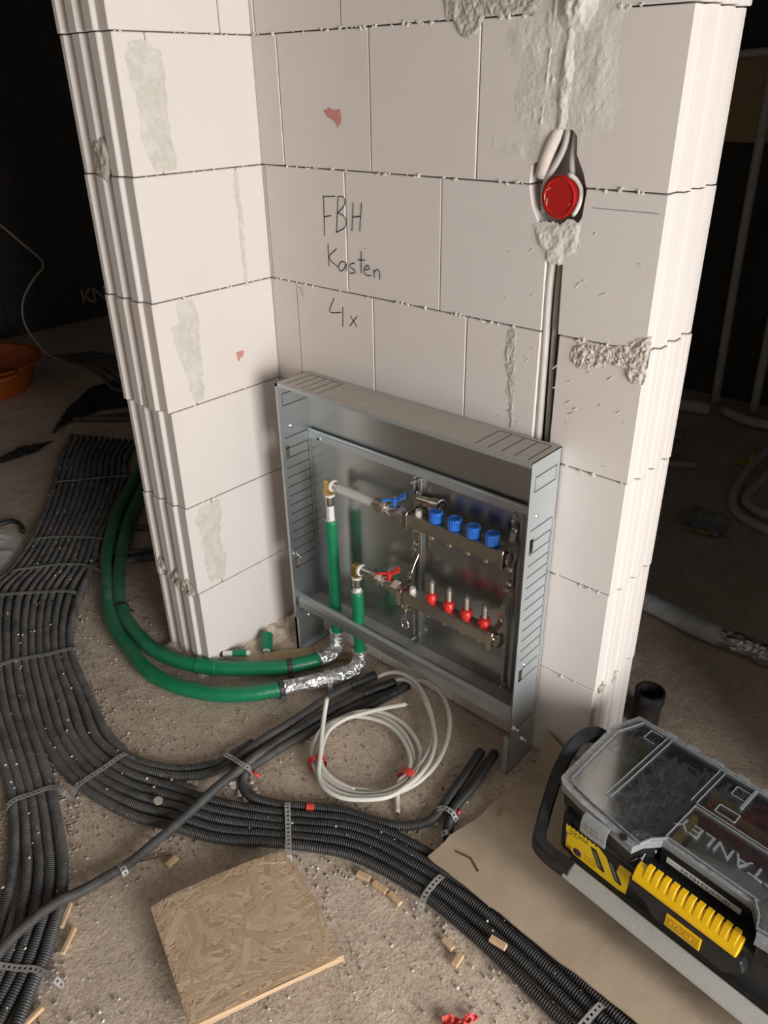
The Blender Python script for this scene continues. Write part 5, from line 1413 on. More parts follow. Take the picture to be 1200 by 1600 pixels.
def build_cardboard():
    V, F = [], []
    nx, ny = 60, 40
    th = 0.004
    def h(u, v):
        # rests on the conduits along the near edge, lies on the floor behind, curls up at the wall
        near = min(1.0, max(0.0, (0.42 - v) / 0.27))
        near = near * near * (3 - 2 * near)
        z = 0.006 + 0.0205 * near
        if v > 0.88:
            z += 0.075 * ((v - 0.88) / 0.12) ** 1.5 * max(0.0, 1 - u * 5.0)
        return z + 0.0022 * fbm(u * 0.7, v * 0.4, 3.3, 6, 3)
    A, B = np.array((0.836, -0.420)), np.array((1.60, -0.452))
    Cc, Dd = np.array((0.862, -0.012)), np.array((1.60, -0.02))
    for layer in (1, 0):
        for i in range(nx + 1):
            for j in range(ny + 1):
                u, v = i / nx, j / ny
                p = (A * (1 - u) + B * u) * (1 - v) + (Cc * (1 - u) + Dd * u) * v
                wob = 0.004 * fbm(u, v, 9, 7, 3)
                V.append((p[0] + (wob if i == 0 else 0), p[1] + (wob if j == 0 else 0), h(u, v) + th * layer))
    N = (nx + 1) * (ny + 1)
    for i in range(nx):
        for j in range(ny):
            a = i * (ny + 1) + j
            F.append((a, a + ny + 1, a + ny + 2, a + 1))
            F.append((N + a, N + a + 1, N + a + ny + 2, N + a + ny + 1))
    def side(ix):
        for a, b in zip(ix[:-1], ix[1:]):
            F.append((a, b, N + b, N + a))
    side([j for j in range(ny + 1)][::-1])
    side([i * (ny + 1) for i in range(nx + 1)])
    side([nx * (ny + 1) + j for j in range(ny + 1)])
    side([i * (ny + 1) + ny for i in range(nx + 1)][::-1])
    o = from_arrays('cardboard_sheet', V, F, 'card')
    tag(o, 'flattened brown cardboard sheet under the toolbox in front of the cabinet', 'cardboard')
    return o
card = build_cardboard()
prism('torn_slit', [(0.872, -0.372), (0.905, -0.365), (0.935, -0.380), (0.932, -0.384), (0.905, -0.3695), (0.872, -0.375)], 0.0275, 0.0318, 'z', 'rust_nail', card)
box('print_patch', -0.016, 0.016, -0.012, 0.012, 0.0100, 0.0121, 'timber', card, 0, Matrix.Translation((0.895, -0.215, 0.0)) @ Matrix.Rotation(0.2, 4, 'Z'))

# ------------------------------------------------------------------ toolbox
TBZ = 0.011
tb = empty('toolbox', (1.060, -0.003, TBZ), math.radians(-7))
tag(tb, 'black and yellow toolbox with a clear organiser lid standing on the cardboard', 'toolbox')
W = 0.558
def mir(pts):
    """outline from the left half (u, v), mirrored about u = W/2; returned as local x, y"""
    L = [(u, -v) for u, v in pts]
    Rr = [(W - u, -v) for u, v in reversed(pts)]
    return L + Rr
lid_half = [(0.0, 0.000), (-0.022, 0.065), (-0.009, 0.250), (0.004, 0.263), (0.052, 0.273), (0.170, 0.287), (0.178, 0.262), (0.198, 0.236)]
body_half = [(0.012, 0.012), (-0.008, 0.068), (0.002, 0.240), (0.020, 0.268), (0.060, 0.276), (0.176, 0.276), (0.176, 0.276), (0.19, 0.276)]
foot_half = [(0.03, 0.03), (0.012, 0.07), (0.02, 0.225), (0.04, 0.250), (0.19, 0.252)]
Z0 = 0.25 - TBZ
bd = prism('body', mir(body_half[:6]), 0.085, 0.190 - TBZ + 0.005, 'z', 'black_plastic', tb, 0.004)
prism('base', mir(foot_half), 0.0, 0.090, 'z', 'black_plastic', tb, 0.004)
def ring_wall(name, outline, t, z0, z1, mat, parent):
    P = np.array(outline)
    c = P.mean(0)
    n = len(P)
    inner = []
    for i in range(n):
        a, b, d = P[i - 1], P[i], P[(i + 1) % n]
        e1, e2 = (b - a) / (np.linalg.norm(b - a) + 1e-9), (d - b) / (np.linalg.norm(d - b) + 1e-9)
        nn = np.array((-(e1 + e2)[1], (e1 + e2)[0]))
        nn /= np.linalg.norm(nn) + 1e-9
        if inside(outline, np.array([b[0] + nn[0] * 0.002]), np.array([b[1] + nn[1] * 0.002]))[0] == False:
            nn = -nn
        inner.append(b + nn * t)
    V, F = [], []
    for z in (z0, z1):
        for p in P:
            V.append((p[0], p[1], z))
        for p in inner:
            V.append((p[0], p[1], z))
    for i in range(n):
        k = (i + 1) % n
        F += [(i, k, 2 * n + k, 2 * n + i), (n + i, 3 * n + i, 3 * n + k, n + k), (2 * n + i, 2 * n + k, 3 * n + k, 3 * n + i), (i, n + i, n + k, k)]
    return from_arrays(name, V, F, mat, parent), [tuple(p) for p in inner]
lid_out = mir(lid_half)
tray_half = [(0.008, 0.008), (-0.013, 0.067), (-0.001, 0.243), (0.010, 0.255), (0.054, 0.264), (0.165, 0.276), (0.170, 0.258), (0.192, 0.229)]
tray_out = mir(tray_half)
tray, _ = ring_wall('tray_wall', tray_out, 0.003, 0.180, Z0 - 0.012, 'black_plastic', tb)
prism('tray_floor', [(p[0] * 0.985 + 0.004, p[1] * 0.985 - 0.001) for p in tray_out], 0.182, 0.186, 'z', 'tray_dark', tb)
# clear lid: rim, skirt, top sheet, ribs
lid, inn = ring_wall('lid', lid_out, 0.016, Z0 - 0.0045, Z0 - 0.0015, 'clear_glint', tb)
ring_wall('lid_skirt', lid_out, 0.002, Z0 - 0.018, Z0 - 0.004, 'clear_glint', lid)
ring_wall('lid_bead', [(p[0] * 0.94 + 0.0165, p[1] * 0.91 - 0.012) for p in lid_out], 0.0028, Z0 - 0.003, Z0 + 0.003, 'clear_glint', lid)
prism('lid_sheet', [(p[0] * 0.955 + 0.0125, p[1] * 0.93 - 0.009) for p in lid_out], Z0 - 0.001, Z0 + 0.0008, 'z', 'clear', lid)
def rib(u0, v0, u1, v1, w, z0, z1, mat, parent, name='lid_rib'):
    a, b = Vector((u0, -v0, 0)), Vector((u1, -v1, 0))
    d = b - a
    m4 = Matrix.Translation(a) @ Matrix.Rotation(math.atan2(d.y, d.x), 4, 'Z')
    return box(name, 0, d.length, -w / 2, w / 2, z0, z1, mat, parent, 0.0006, m4)
for u in (0.078, 0.190, W - 0.078, W - 0.190):
    for du in (-0.005, 0.005):
        rib(u + du, 0.016, u + du, 0.225 if abs(u - W / 2) > 0.15 else 0.122, 0.0016, Z0 - 0.004, Z0 + 0.003, 'clear_glint', lid)
    rib(u, 0.016, u, 0.225 if abs(u - W / 2) > 0.15 else 0.122, 0.010, Z0 - 0.0042, Z0 - 0.0026, 'clear_glint', lid)
for dv_ in (0.0, 0.007):
    rib(0.196, 0.122 + dv_, W - 0.196, 0.122 + dv_, 0.0018, Z0 - 0.003, Z0 + 0.0032, 'clear_glint', lid)
rib(0.196, 0.226, W - 0.196, 0.226, 0.0018, Z0 - 0.003, Z0 + 0.0032, 'clear_glint', lid)
rib(0.197, 0.125, 0.197, 0.226, 0.0018, Z0 - 0.003, Z0 + 0.0032, 'clear_glint', lid)
rib(0.255, 0.014, 0.255, 0.075, 0.006, Z0 - 0.004, Z0 + 0.003, 'clear_glint', lid)
sq = [(0.226, 0.030), (0.252, 0.030), (0.252, 0.054), (0.226, 0.054)]
for a, b in zip(sq, sq[1:] + sq[:1]):
    rib(a[0], a[1], b[0], b[1], 0.0014, Z0, Z0 + 0.0028, 'clear_glint', lid)
sq = [(0.225, 0.092), (0.262, 0.090), (0.262, 0.112), (0.225, 0.112)]
for a, b in zip(sq, sq[1:] + sq[:1]):
    rib(a[0], a[1], b[0], b[1], 0.0018, Z0, Z0 + 0.0030, 'clear_glint', lid)
for v in (0.03,):
    for a, b in (((0.04, 0.02), (0.065, 0.02)), ((0.04, 0.02), (0.04, 0.05)), ((0.04, 0.05), (0.065, 0.05))):
        rib(a[0], a[1], b[0], b[1], 0.0014, Z0, Z0 + 0.0024, 'clear_glint', lid)
for k in range(9):
    rib(0.06 + k * 0.05, -0.002, 0.082 + k * 0.05, -0.002, 0.008, Z0 - 0.010, Z0 - 0.001, 'clear_glint', lid, 'lid_hinge')
text_mesh('raised_lettering', 'STANLEY', 0.036, Matrix.Translation((0.281, -0.178, Z0 + 0.0012)) @ Matrix.Rotation(math.pi, 4, 'Z'), 'clear_glint', lid, 0.0012, 1.22)
# clear latches
for u0 in (0.072, W - 0.072 - 0.052):
    bm = bmesh.new()
    bm_prism(bm, [(-0.282, Z0 - 0.002), (-0.292, Z0 - 0.005), (-0.297, Z0 - 0.020), (-0.295, Z0 - 0.043), (-0.291, Z0 - 0.043), (-0.2925, Z0 - 0.020), (-0.289, Z0 - 0.008), (-0.280, Z0 - 0.005)], u0, u0 + 0.052, 'x')
    lt = from_bm('lid_latch', bm, 'clear_glint', tb)
    for k in range(3):
        rib(u0 + 0.016 + k * 0.010, 0.2972, u0 + 0.0161 + k * 0.010, 0.2975, 0.0018, Z0 - 0.036, Z0 - 0.010, 'clear_glint', lt, 'latch_rib')
lathe('lid_eyelet', [(0, 0.0075), (0.002, 0.0075)], (0.148, -0.281, Z0 - 0.0015), (0, 0, 1), 'ink_black', lid, 12)
# dividers and contents of the tray
for v in (0.060, 0.122, 0.186):
    rib(-0.004, v, 0.074, v + 0.002, 0.0022, 0.186, Z0 - 0.008, 'amber_divider', tb, 'divider')
rib(0.195, 0.068, 0.255, 0.068, 0.0022, 0.186, Z0 - 0.008, 'amber_divider', tb, 'divider')
rib(0.255, 0.085, W - 0.2, 0.085, 0.0022, 0.186, Z0 - 0.008, 'amber_divider', tb, 'divider')
rib(0.205, 0.135, 0.205, 0.222, 0.010, 0.186, Z0 - 0.010, 'amber_divider', tb, 'divider')
for u in (0.077, 0.189, W - 0.077, W - 0.189):
    rib(u, 0.012, u, 0.255 if abs(u - W / 2) > 0.15 else 0.225, 0.003, 0.186, Z0 - 0.006, 'clear_glint', tb, 'divider')
def screws(name, u0, u1, v0, v1, n, mat, ln, r, seed, zb=0.190, zt=0.226):
    q = random.Random(seed)
    V, F = [], []
    for _ in range(n):
        p = np.array((q.uniform(u0, u1), -q.uniform(v0, v1), q.uniform(zb, zt)))
        a, e = q.uniform(0, 6.28), q.uniform(-0.25, 0.25)
        d = np.array((math.cos(a), math.sin(a), e)) * ln * q.uniform(0.7, 1.1) / 2
        Q = np.array([p - d, p - d * 0.86, p - d * 0.8, p + d])
        vv, ff = tube_arrays(Q, [r * 2, r * 2, r, r * 0.5], 6, True, len(V))
        V.extend(vv.tolist())
        F.extend(ff)
    o = from_arrays(name, V, F, mat, tb)
    o['kind'] = 'stuff'
    return o
screws('black_screws', 0.088, 0.178, 0.03, 0.245, 520, 'screw_steel', 0.040, 0.0016, 1)
screws('small_screws', 0.005, 0.065, 0.015, 0.055, 60, 'screw_steel', 0.022, 0.0014, 2)
screws('small_screws', 0.002, 0.065, 0.075, 0.110, 50, 'screw_steel', 0.018, 0.0014, 3)
screws('small_screws', 0.200, 0.255, 0.02, 0.06, 110, 'screw_steel', 0.020, 0.0014, 4)
screws('red_anchors', 0.198, 0.36, 0.092, 0.116, 70, 'anchor_red', 0.026, 0.0026, 5)
screws('red_anchors', 0.262, 0.36, 0.02, 0.08, 70, 'anchor_red', 0.026, 0.0026, 6)
prism('tool_blade', [(0.23, -0.14), (0.36, -0.165), (0.37, -0.20), (0.26, -0.21)], 0.190, 0.200, 'z', 'screw_steel', tb, 0.002)
prism('tool_handle', [(0.215, -0.145), (0.27, -0.137), (0.30, -0.17), (0.22, -0.20)], 0.196, 0.206, 'z', 'tray_dark', tb, 0.003)
# front latch housing, yellow grip, plates
pb = 0.0
bm = bmesh.new()
bm_prism(bm, [(0.176, 0.170), (0.382, 0.170), (0.390, 0.150), (0.362, 0.118), (0.232, 0.118), (0.212, 0.140), (0.180, 0.150)], -0.292, -0.240, 'y', 0.003)
hs = from_bm('latch_housing', bm, 'black_plastic', tb)
bm = bmesh.new()
bm_prism(bm, [(-0.2925, 0.171), (-0.2935, 0.178), (-0.282, 0.199), (-0.270, 0.202), (-0.268, 0.190), (-0.280, 0.171)], 0.182, 0.372, 'x', 0.0015)
gr = from_bm('yellow_grip', bm, 'yellow_plastic', tb)
for k in range(11):
    u = 0.198 + k * 0.0155
    prism('grip_rib', [(-0.2890, 0.1875), (-0.2830, 0.2000), (-0.276, 0.2075), (-0.267, 0.2080), (-0.267, 0.192)], u, u + 0.0115, 'x', 'yellow_plastic', gr, 0.0012)
plate = box('name_plate', 0.254, 0.318, -0.2945, -0.2915, 0.128, 0.157, 'yellow_plastic', hs, 0.0008)
box('plate_field', 0.2575, 0.3145, -0.2948, -0.2940, 0.132, 0.153, 'yellow_dark', plate, 0)
FR = Matrix.Rotation(math.pi / 2, 4, 'X')
text_mesh('plate_lettering', 'STANLEY', 0.012, Matrix.Translation((0.286, -0.2948, 0.1425)) @ FR, 'yellow_plastic', plate, 0.0005)
# white name strip under the lid edge
st = box('name_strip', 0.212, 0.346, -0.2390, -0.2375, 0.1990, 0.2115, 'sticker_white', tb, 0.0004)
text_mesh('name_lettering', 'FATIH DURSUN', 0.0125, Matrix.Translation((0.284, -0.2391, 0.2053)) @ FR, 'ink_grey', st, 0.0003)
box('front_recess', 0.200, 0.358, -0.2374, -0.225, 0.180, Z0 - 0.014, 'black_plastic', tb, 0.001)
# yellow product label
lb = empty('product_label', (0, 0, 0))
lb.parent = tb
LV = -0.2775
LZ0, LZ1 = 0.111 - TBZ, 0.180 - TBZ
lab = [(0.033, LZ0 + 0.004), (0.150, LZ0), (0.172, LZ0 + 0.012), (0.174, LZ1 - 0.003), (0.150, LZ1 - 0.006)]
lab = [(0.033, LZ0 + 0.028), (0.036, LZ0 + 0.020), (0.056, LZ0 + 0.003), (0.152, LZ0 + 0.001), (0.170, LZ0 + 0.004), (0.174, LZ1 - 0.004), (0.150, LZ1 - 0.004), (0.146, LZ1 - 0.030), (0.128, LZ1 - 0.016), (0.106, LZ1 - 0.003)]
x = 0.106
while x > 0.038:
    lab.append((x - 0.004, LZ1 - 0.001))
    lab.append((x - 0.006, LZ1 - 0.006))
    x -= 0.009
lab.append((0.033, LZ1 - 0.002))
prism('label_ground', [(0.030, LZ0 - 0.002), (0.176, LZ0 - 0.002), (0.176, LZ1 + 0.001), (0.030, LZ1 + 0.001)], LV + 0.0010, LV + 0.0004, 'y', 'ink_black', lb)
prism('label_yellow', lab, LV + 0.0006, LV, 'y', 'yellow_print', lb)
def lt_(body, size, u, z, mat='ink_black', sq=1.0):
    text_mesh('label_print', body, size, Matrix.Translation((u, LV - 0.0001, z)) @ FR, mat, lb, 0.0002, sq)
lt_('TOP EDGE', 0.0088, 0.062, LZ1 - 0.012)
lt_('19"', 0.008, 0.043, LZ1 - 0.021)
lt_('48 cm', 0.0045, 0.056, LZ1 - 0.019)
prism('label_print', [(0.037, LZ0 + 0.010), (0.052, LZ0 + 0.010), (0.052, LZ0 + 0.022), (0.037, LZ0 + 0.022)], LV, LV - 0.0003, 'y', 'yellow_plastic', lb)
prism('label_print', [(0.040, LZ0 + 0.013), (0.049, LZ0 + 0.013), (0.049, LZ0 + 0.016), (0.040, LZ0 + 0.016)], LV - 0.0002, LV - 0.0005, 'y', 'ink_purple', lb)
prism('label_print', [(0.033, LZ0 + 0.020), (0.037, LZ0 + 0.020), (0.037, LZ0 + 0.045), (0.033, LZ0 + 0.052)], LV, LV - 0.0003, 'y', 'ink_purple', lb)
prism('label_print', [(0.054, LZ0 + 0.012), (0.060, LZ0 + 0.006), (0.072, LZ0 + 0.008), (0.072, LZ0 + 0.019), (0.066, LZ0 + 0.024), (0.056, LZ0 + 0.022)], LV, LV - 0.0003, 'y', 'ink_purple', lb)
for du in (0.0, 0.036):
    prism('label_picture', [(0.088 + du, LZ1 - 0.013), (0.101 + du, LZ1 - 0.012), (0.124 + du, LZ0 + 0.020), (0.122 + du, LZ0 + 0.015), (0.109 + du, LZ0 + 0.018)], LV, LV - 0.0003, 'y', 'ink_black', lb)
    prism('label_picture', [(0.094 + du, LZ1 - 0.018), (0.100 + du, LZ1 - 0.018), (0.116 + du, LZ0 + 0.022), (0.110 + du, LZ0 + 0.022)], LV - 0.0002, LV - 0.0005, 'y', 'ink_grey', lb)
for k in range(6):
    box('label_print', 0.078, 0.112 - k * 0.002, LV - 0.0003, LV, LZ0 + 0.024 - k * 0.0028, LZ0 + 0.0252 - k * 0.0028, 'yellow_dark', lb, 0)
# bail handle: black arms at both ends, ribbed aluminium bar along the front
hd = empty('bail_handle', (0, 0, 0))
hd.parent = tb
def arm(mirror):
    f = (lambda u: W - u) if mirror else (lambda u: u)
    path = [(f(0.070), -0.300, 0.086), (f(0.020), -0.302, 0.086), (f(-0.012), -0.294, 0.088), (f(-0.030), -0.262, 0.098), (f(-0.044), -0.225, 0.140), (f(-0.050), -0.190, 0.192), (f(-0.050), -0.150, 0.226), (f(-0.046), -0.110, 0.226), (f(-0.034), -0.080, 0.205), (f(-0.010), -0.075, 0.185)]
    Q = catmull(path, 0.008)
    T, N, B = frames(Q)
    V, F = [], []
    prof = [(-0.0165, -0.009), (-0.013, -0.0125), (0.013, -0.0125), (0.0165, -0.009), (0.0165, 0.009), (0.013, 0.0125), (-0.013, 0.0125), (-0.0165, 0.009)]
    m = len(prof)
    for q_, n_, b_2 in zip(Q, N, B):
        for a, b in prof:
            V.append(q_ + n_ * a + b_2 * b)
    for i in range(len(Q) - 1):
        for j in range(m):
            k = (j + 1) % m
            F.append((i * m + j, i * m + k, (i + 1) * m + k, (i + 1) * m + j))
    F.append(tuple(range(m)))
    F.append(tuple((len(Q) - 1) * m + j for j in reversed(range(m))))
    return from_arrays('handle_arm', V, F, 'black_plastic', hd)
arm(False)
arm(True)
bp_ = []
tilt = 0.55
prof = []
for k in range(6):
    a = -0.0165 + k * 0.0055
    prof += [(a, 0.0070), (a + 0.0010, 0.0088), (a + 0.0030, 0.0088), (a + 0.0040, 0.0070), (a + 0.0047, 0.0060)]
prof += [(0.0175, 0.005), (0.0165, -0.0085), (-0.0165, -0.0085), (-0.0175, 0.005)]
bar = []
for a, b in prof:
    y = -0.300 - a * math.cos(tilt) - b * math.sin(tilt)
    z = 0.086 - a * math.sin(tilt) + b * math.cos(tilt)
    bar.append((y, z))
prism('grip_bar', bar, 0.062, W - 0.062, 'x', 'aluminium', hd)

# dark drain-pipe stub behind the wall end
o = lathe('pipe_stub', [(0, 0.032), (0.07, 0.032), (0.071, 0.036), (0.10, 0.036), (0.101, 0.030), (0.05, 0.029)], (0.985, 0.255, 0.0), (0, 0, 1), 'black_rubber', None, 24)
tag(o, 'black plastic pipe stub rising from the floor behind the end of the block wall', 'pipe')

# ------------------------------------------------------------------ loose bits on the floor
chip_lab = ['at the bundle edge, first of the row of three', 'at the bundle edge, middle of the row of three', 'at the bundle edge, last of the row of three', 'leaning against crumbs, upper of the loose pair below the bundle', 'lower of the loose pair below the bundle', 'alone between the crossing conduit and the strand board', 'lying on top of the bundle near the cardboard', 'beside the left conduits, upper splinter', 'beside the left conduits, lower splinter', 'at the very bottom left below the strap', 'round disc on the bundle at the turn']
crng = random.Random(4)
for k, (p, lab_) in enumerate(zip(CHIPS, chip_lab)):
    if k == 10:
        o = lathe('wood_chip', [(0, 0.0105), (0.004, 0.010)], (0, 0, 0), (0.2, 0.1, 1), 'rubble', None, 10)
    else:
        L = (0.015, 0.017, 0.016, 0.0135, 0.0135, 0.0135, 0.0165, 0.026, 0.026, 0.024)[k]
        bm = bmesh.new()
        wd = 0.0062 if k < 7 else 0.0042
        bm_box(bm, -L, L, -wd, wd, -0.0045, 0.0045, 0.0012)
        o = from_bm('wood_chip', bm, 'wood_chip')
        ang = (0.25, 0.06, -0.12, -0.16, 1.66, 1.66, 0.12, 2.3, 2.2, 1.7)[k]
        o.rotation_euler = (0, 0, ang)
    o.location = p
    tag(o, 'small wood chip ' + lab_, 'wood chip', 'wood chips on the floor')
def crumple(name, P, mat, seed, lift, label, cat, res=26):
    """folded scrap: outline filled with a creased sheet"""
    A = np.array([(p[0], p[1]) for p in P])
    lo, hi = A.min(0), A.max(0)
    V, F, idx = [], [], {}
    for i in range(res + 1):
        for j in range(res + 1):
            x, y = lo[0] + (hi[0] - lo[0]) * i / res, lo[1] + (hi[1] - lo[1]) * j / res
            if inside([tuple(a) for a in A], np.array([x]), np.array([y]))[0]:
                idx[i, j] = len(V)
                V.append((x, y, 0.003 + lift * abs(fbm(x, y, seed, 26, 3)) * 1.6))
    for (i, j) in list(idx):
        k = [(i, j), (i + 1, j), (i + 1, j + 1), (i, j + 1)]
        if all(q in idx for q in k):
            F.append([idx[q] for q in k])
    o = from_arrays(name, V, F, mat, None, False)
    sm = o.modifiers.new('thickness', 'SOLIDIFY')
    sm.thickness = 0.0012
    return tag(o, label, cat)
crumple('red_ribbon', REDRAG, 'red_rag', 2, 0.022, 'crumpled red barrier tape scrap at the bottom edge of the picture', 'tape', 60)
tube('bent_nail', [(0.385, -0.800, 0.003), (0.400, -0.775, 0.003), (0.418, -0.752, 0.003)], 0.0018, 'rust_nail', None, 6, 0.004)
tag(bpy.data.objects['bent_nail'], 'rusty nail lying between the crossing conduit and the strand board', 'nail')

def scatter(name, n, region, smin, smax, mat, seed, label, cat, avoid=None, zbase=-0.002):
    q = random.Random(seed)
    V, F = [], []
    k = 0
    while k < n:
        x, y = q.uniform(region[0], region[1]), q.uniform(region[2], region[3])
        if -0.19 < x < 0.0 and -0.35 < y < 0.2:
            continue
        if 0.0 <= x < 0.97 and y > -0.003:
            continue
        d = fbm(x, y, seed, 5, 3)
        if q.random() > 0.45 + d:
            continue
        s = smin + (smax - smin) * q.random() ** 3
        b = len(V)
        a = q.uniform(0, 6.28)
        for px, py, pz in ((1, 0, 0.1), (-0.2, 0.9, 0), (-0.9, -0.1, 0.1), (0.1, -0.8, 0), (0.1, 0.1, 0.8), (0, 0, -0.6)):
            ex, ey = px * s * q.uniform(0.6, 1.3), py * s * q.uniform(0.6, 1.3)
            V.append((x + ex * math.cos(a) - ey * math.sin(a), y + ex * math.sin(a) + ey * math.cos(a), zbase + s * 0.5 + pz * s))
        F += [(b, b + 1, b + 4), (b + 1, b + 2, b + 4), (b + 2, b + 3, b + 4), (b + 3, b, b + 4), (b + 1, b, b + 5), (b + 2, b + 1, b + 5), (b + 3, b + 2, b + 5), (b, b + 3, b + 5)]
        k += 1
    o = from_arrays(name, V, F, mat)
    return tag(o, label, cat, None, 'stuff')
scatter('fine_gravel', 8000, (-0.9, 1.45, -1.15, -0.02), 0.0007, 0.0045, 'rubble', 1, 'fine gravel and grit strewn over the bare floor', 'gravel')
scatter('plaster_crumbs', 1300, (-0.7, 1.3, -1.1, -0.1), 0.0010, 0.0045, 'crumb', 2, 'pale plaster crumbs strewn over the floor', 'crumbs')
scatter('dark_grit', 500, (0.2, 1.45, -1.1, 1.2), 0.0010, 0.004, 'rust_nail', 3, 'dark bits of dirt scattered on the floor', 'grit')
# rubble that has gathered along the edges of the bundle
q = random.Random(31)
V, F = [], []
for path, sg in ((BUNDLE[0][5:], 1), (BUNDLE[6][7:], -1), (BUNDLE[7][9:], 1), (BUNDLE[11][10:], -1), (LOOP[10:], 1), (BUNDLE[2][13:], 1)):
    Q = catmull(path, 0.01)
    T, N_, B_ = frames(Q)
    for _ in range(420):
        i = q.randrange(len(Q))
        off = 0.013 + abs(q.gauss(0, 0.022))
        p = Q[i] + np.array((T[i][1], -T[i][0], 0)) * off * (-sg if q.random() < 0.92 else sg)
        s = 0.0008 + 0.0040 * q.random() ** 3
        b = len(V)
        for d in ((1, 0, 0), (0, 1, 0), (-1, 0, 0), (0, -1, 0), (0, 0, 0.8), (0, 0, -1)):
            dv3 = np.array(d) * s * q.uniform(0.6, 1.4)
            V.append((p[0] + dv3[0], p[1] + dv3[1], s * 0.3 + dv3[2]))
        F += [(b, b + 1, b + 4), (b + 1, b + 2, b + 4), (b + 2, b + 3, b + 4), (b + 3, b, b + 4), (b + 1, b, b + 5), (b + 2, b + 1, b + 5), (b + 3, b + 2, b + 5), (b, b + 3, b + 5)]
tag(from_arrays('edge_rubble', V, F, 'rubble'), 'fine rubble gathered along the edges of the conduit bundle', 'rubble', None, 'stuff')
sp = patch('pale_floor_patch', PALE_PATCH, 'z', -0.004, 0.008, 0.006, 'crumb', None, 0.008, 14, 60, 0.04, 1.0, 1)  # pale, slightly raised patch laid over the floor
tag(sp, 'pale raised patch on the floor at the left edge of the picture', 'plaster spill')
# white crumbs caught between the conduits
q = random.Random(12)
V, F = [], []
for path in BUNDLE:
    Q = catmull([(p[0], p[1], 2 * RC) for p in path], 0.02)
    for _ in range(34):
        i = q.randrange(len(Q) - 1)
        p = Q[i] + np.array((q.uniform(-0.012, 0.012), q.uniform(-0.012, 0.012), q.uniform(-0.004, 0.001)))
        s = 0.0010 + 0.0030 * q.random() ** 2.5
        b = len(V)
        for d in ((1, 0, 0), (0, 1, 0), (-1, 0, 0), (0, -1, 0), (0, 0, 1), (0, 0, -1)):
            V.append(p + np.array(d) * s * q.uniform(0.6, 1.4))
        F += [(b, b + 1, b + 4), (b + 1, b + 2, b + 4), (b + 2, b + 3, b + 4), (b + 3, b, b + 4), (b + 1, b, b + 5), (b + 2, b + 1, b + 5), (b + 3, b + 2, b + 5), (b, b + 3, b + 5)]
tag(from_arrays('conduit_crumbs', V, F, 'crumb'), 'white crumbs caught between the black conduits', 'crumbs', None, 'stuff')
# broken plaster lumps where the conduits part
lrng = random.Random(8)
lump_pos = LUMPS or [(0.300, -0.535, 0.016), (0.322, -0.520, 0.020), (0.395, -0.520, 0.015), (0.405, -0.505, 0.018), (0.418, -0.490, 0.014), (0.385, -0.540, 0.012), (0.83, -0.46, 0.010), (0.80, -0.455, 0.012), (0.865, -0.45, 0.012), (0.425, -0.47, 0.010), (0.315, -0.545, 0.012)]
for k, (x, y, s) in enumerate(lump_pos):
    bm = bmesh.new()
    bmesh.ops.create_icosphere(bm, subdivisions=2, radius=s)
    for v in bm.verts:
        v.co *= 0.75 + 0.5 * fbm(v.co.x + k, v.co.y, v.co.z, 70, 3)
        v.co.z *= 0.6
    o = from_bm('plaster_lump', bm, 'crumb')
    o.location = (x, y, s * 0.3)
    tag(o, ('largest broken plaster lump left of the crossing conduit', 'broken plaster lump touching the crossing conduit on its left', 'broken plaster lump right of the crossing conduit, nearest to it', 'round plaster lump inside the conduit loop', 'plaster lump against the bend of the conduit loop', 'small plaster lump just below the crossing conduit', 'plaster lump between the bundle and the strapped conduit pair', 'plaster lump touching the bundle left of the cardboard corner', 'plaster lump next to the cardboard corner', 'tiny plaster lump beside the strap below the coil', 'small plaster lump on the bundle left of the crossing conduit')[k], 'rubble', 'plaster lumps between conduits')
for k, (pa, pb_) in enumerate(((TAPES[0], TAPES[1]), (TAPES[2], TAPES[3]))):
    o = tube('red_tape_scrap', [pa, tuple((np.array(pa) + np.array(pb_)) / 2 + np.array((0.002, 0, 0.003))), pb_], 0.004, 'red_tape', None, 6, 0.006)
    o.scale = (1, 1, 1)
    tag(o, ('scrap of red tape under the strap by the plaster lumps', 'scrap of red tape next to the strapped conduit pair')[k], 'tape')

# ------------------------------------------------------------------ background, right: the dark room
o = empty('wrapped_pipe', WRAP[0])
tag(o, 'white bandage-wrapped pipe with a foil end on the dark floor at right', 'pipe')
inv = Matrix.Translation(tuple(-np.array(WRAP[0])))
P0 = [(0.52, 0.735, 0.03)] + [tuple(p) for p in WRAP[:4]]
w_ = tube('bandage', P0, 0.028, 'wrap_white', o, 18, 0.02)
w_.matrix_parent_inverse = inv
Q = catmull(WRAP[3:], 0.008)
R = np.array([0.027 + 0.006 * fbm(*p, 45, 3) for p in Q])
V, F = tube_arrays(Q, R, 18)
V = np.array([v + 0.004 * np.array(noise.noise_vector(Vector(v) * 60)) for v in V])
from_arrays('foil_end', V, F, 'foil', o).matrix_parent_inverse = inv
Q = catmull(P0, 0.004)
for k in range(7):
    i = int(len(Q) * (0.2 + 0.115 * k))
    c = Q[i]
    d = Q[i + 1] - Q[i]
    pts = [c + np.array((0.030 * math.cos(a) * 0.12 + 0.012 * math.sin(a), 0.0285 * math.cos(a), 0.0285 * math.sin(a))) for a in np.linspace(-0.6, 3.7, 16)]
    tube('wrap_seam', pts, 0.0012, 'insulation_foam', o, 6, 0.008).matrix_parent_inverse = inv
for pts, lab_ in ((BG_LOOP1, 'outer pale pipe loop on the floor of the dark room'), (BG_LOOP2, 'inner pale pipe loop on the floor of the dark room')):
    tag(tube('floor_pipe', pts, 0.016, 'pipe_white', None, 12, 0.03), lab_, 'pipe', 'pale pipes in the dark room')
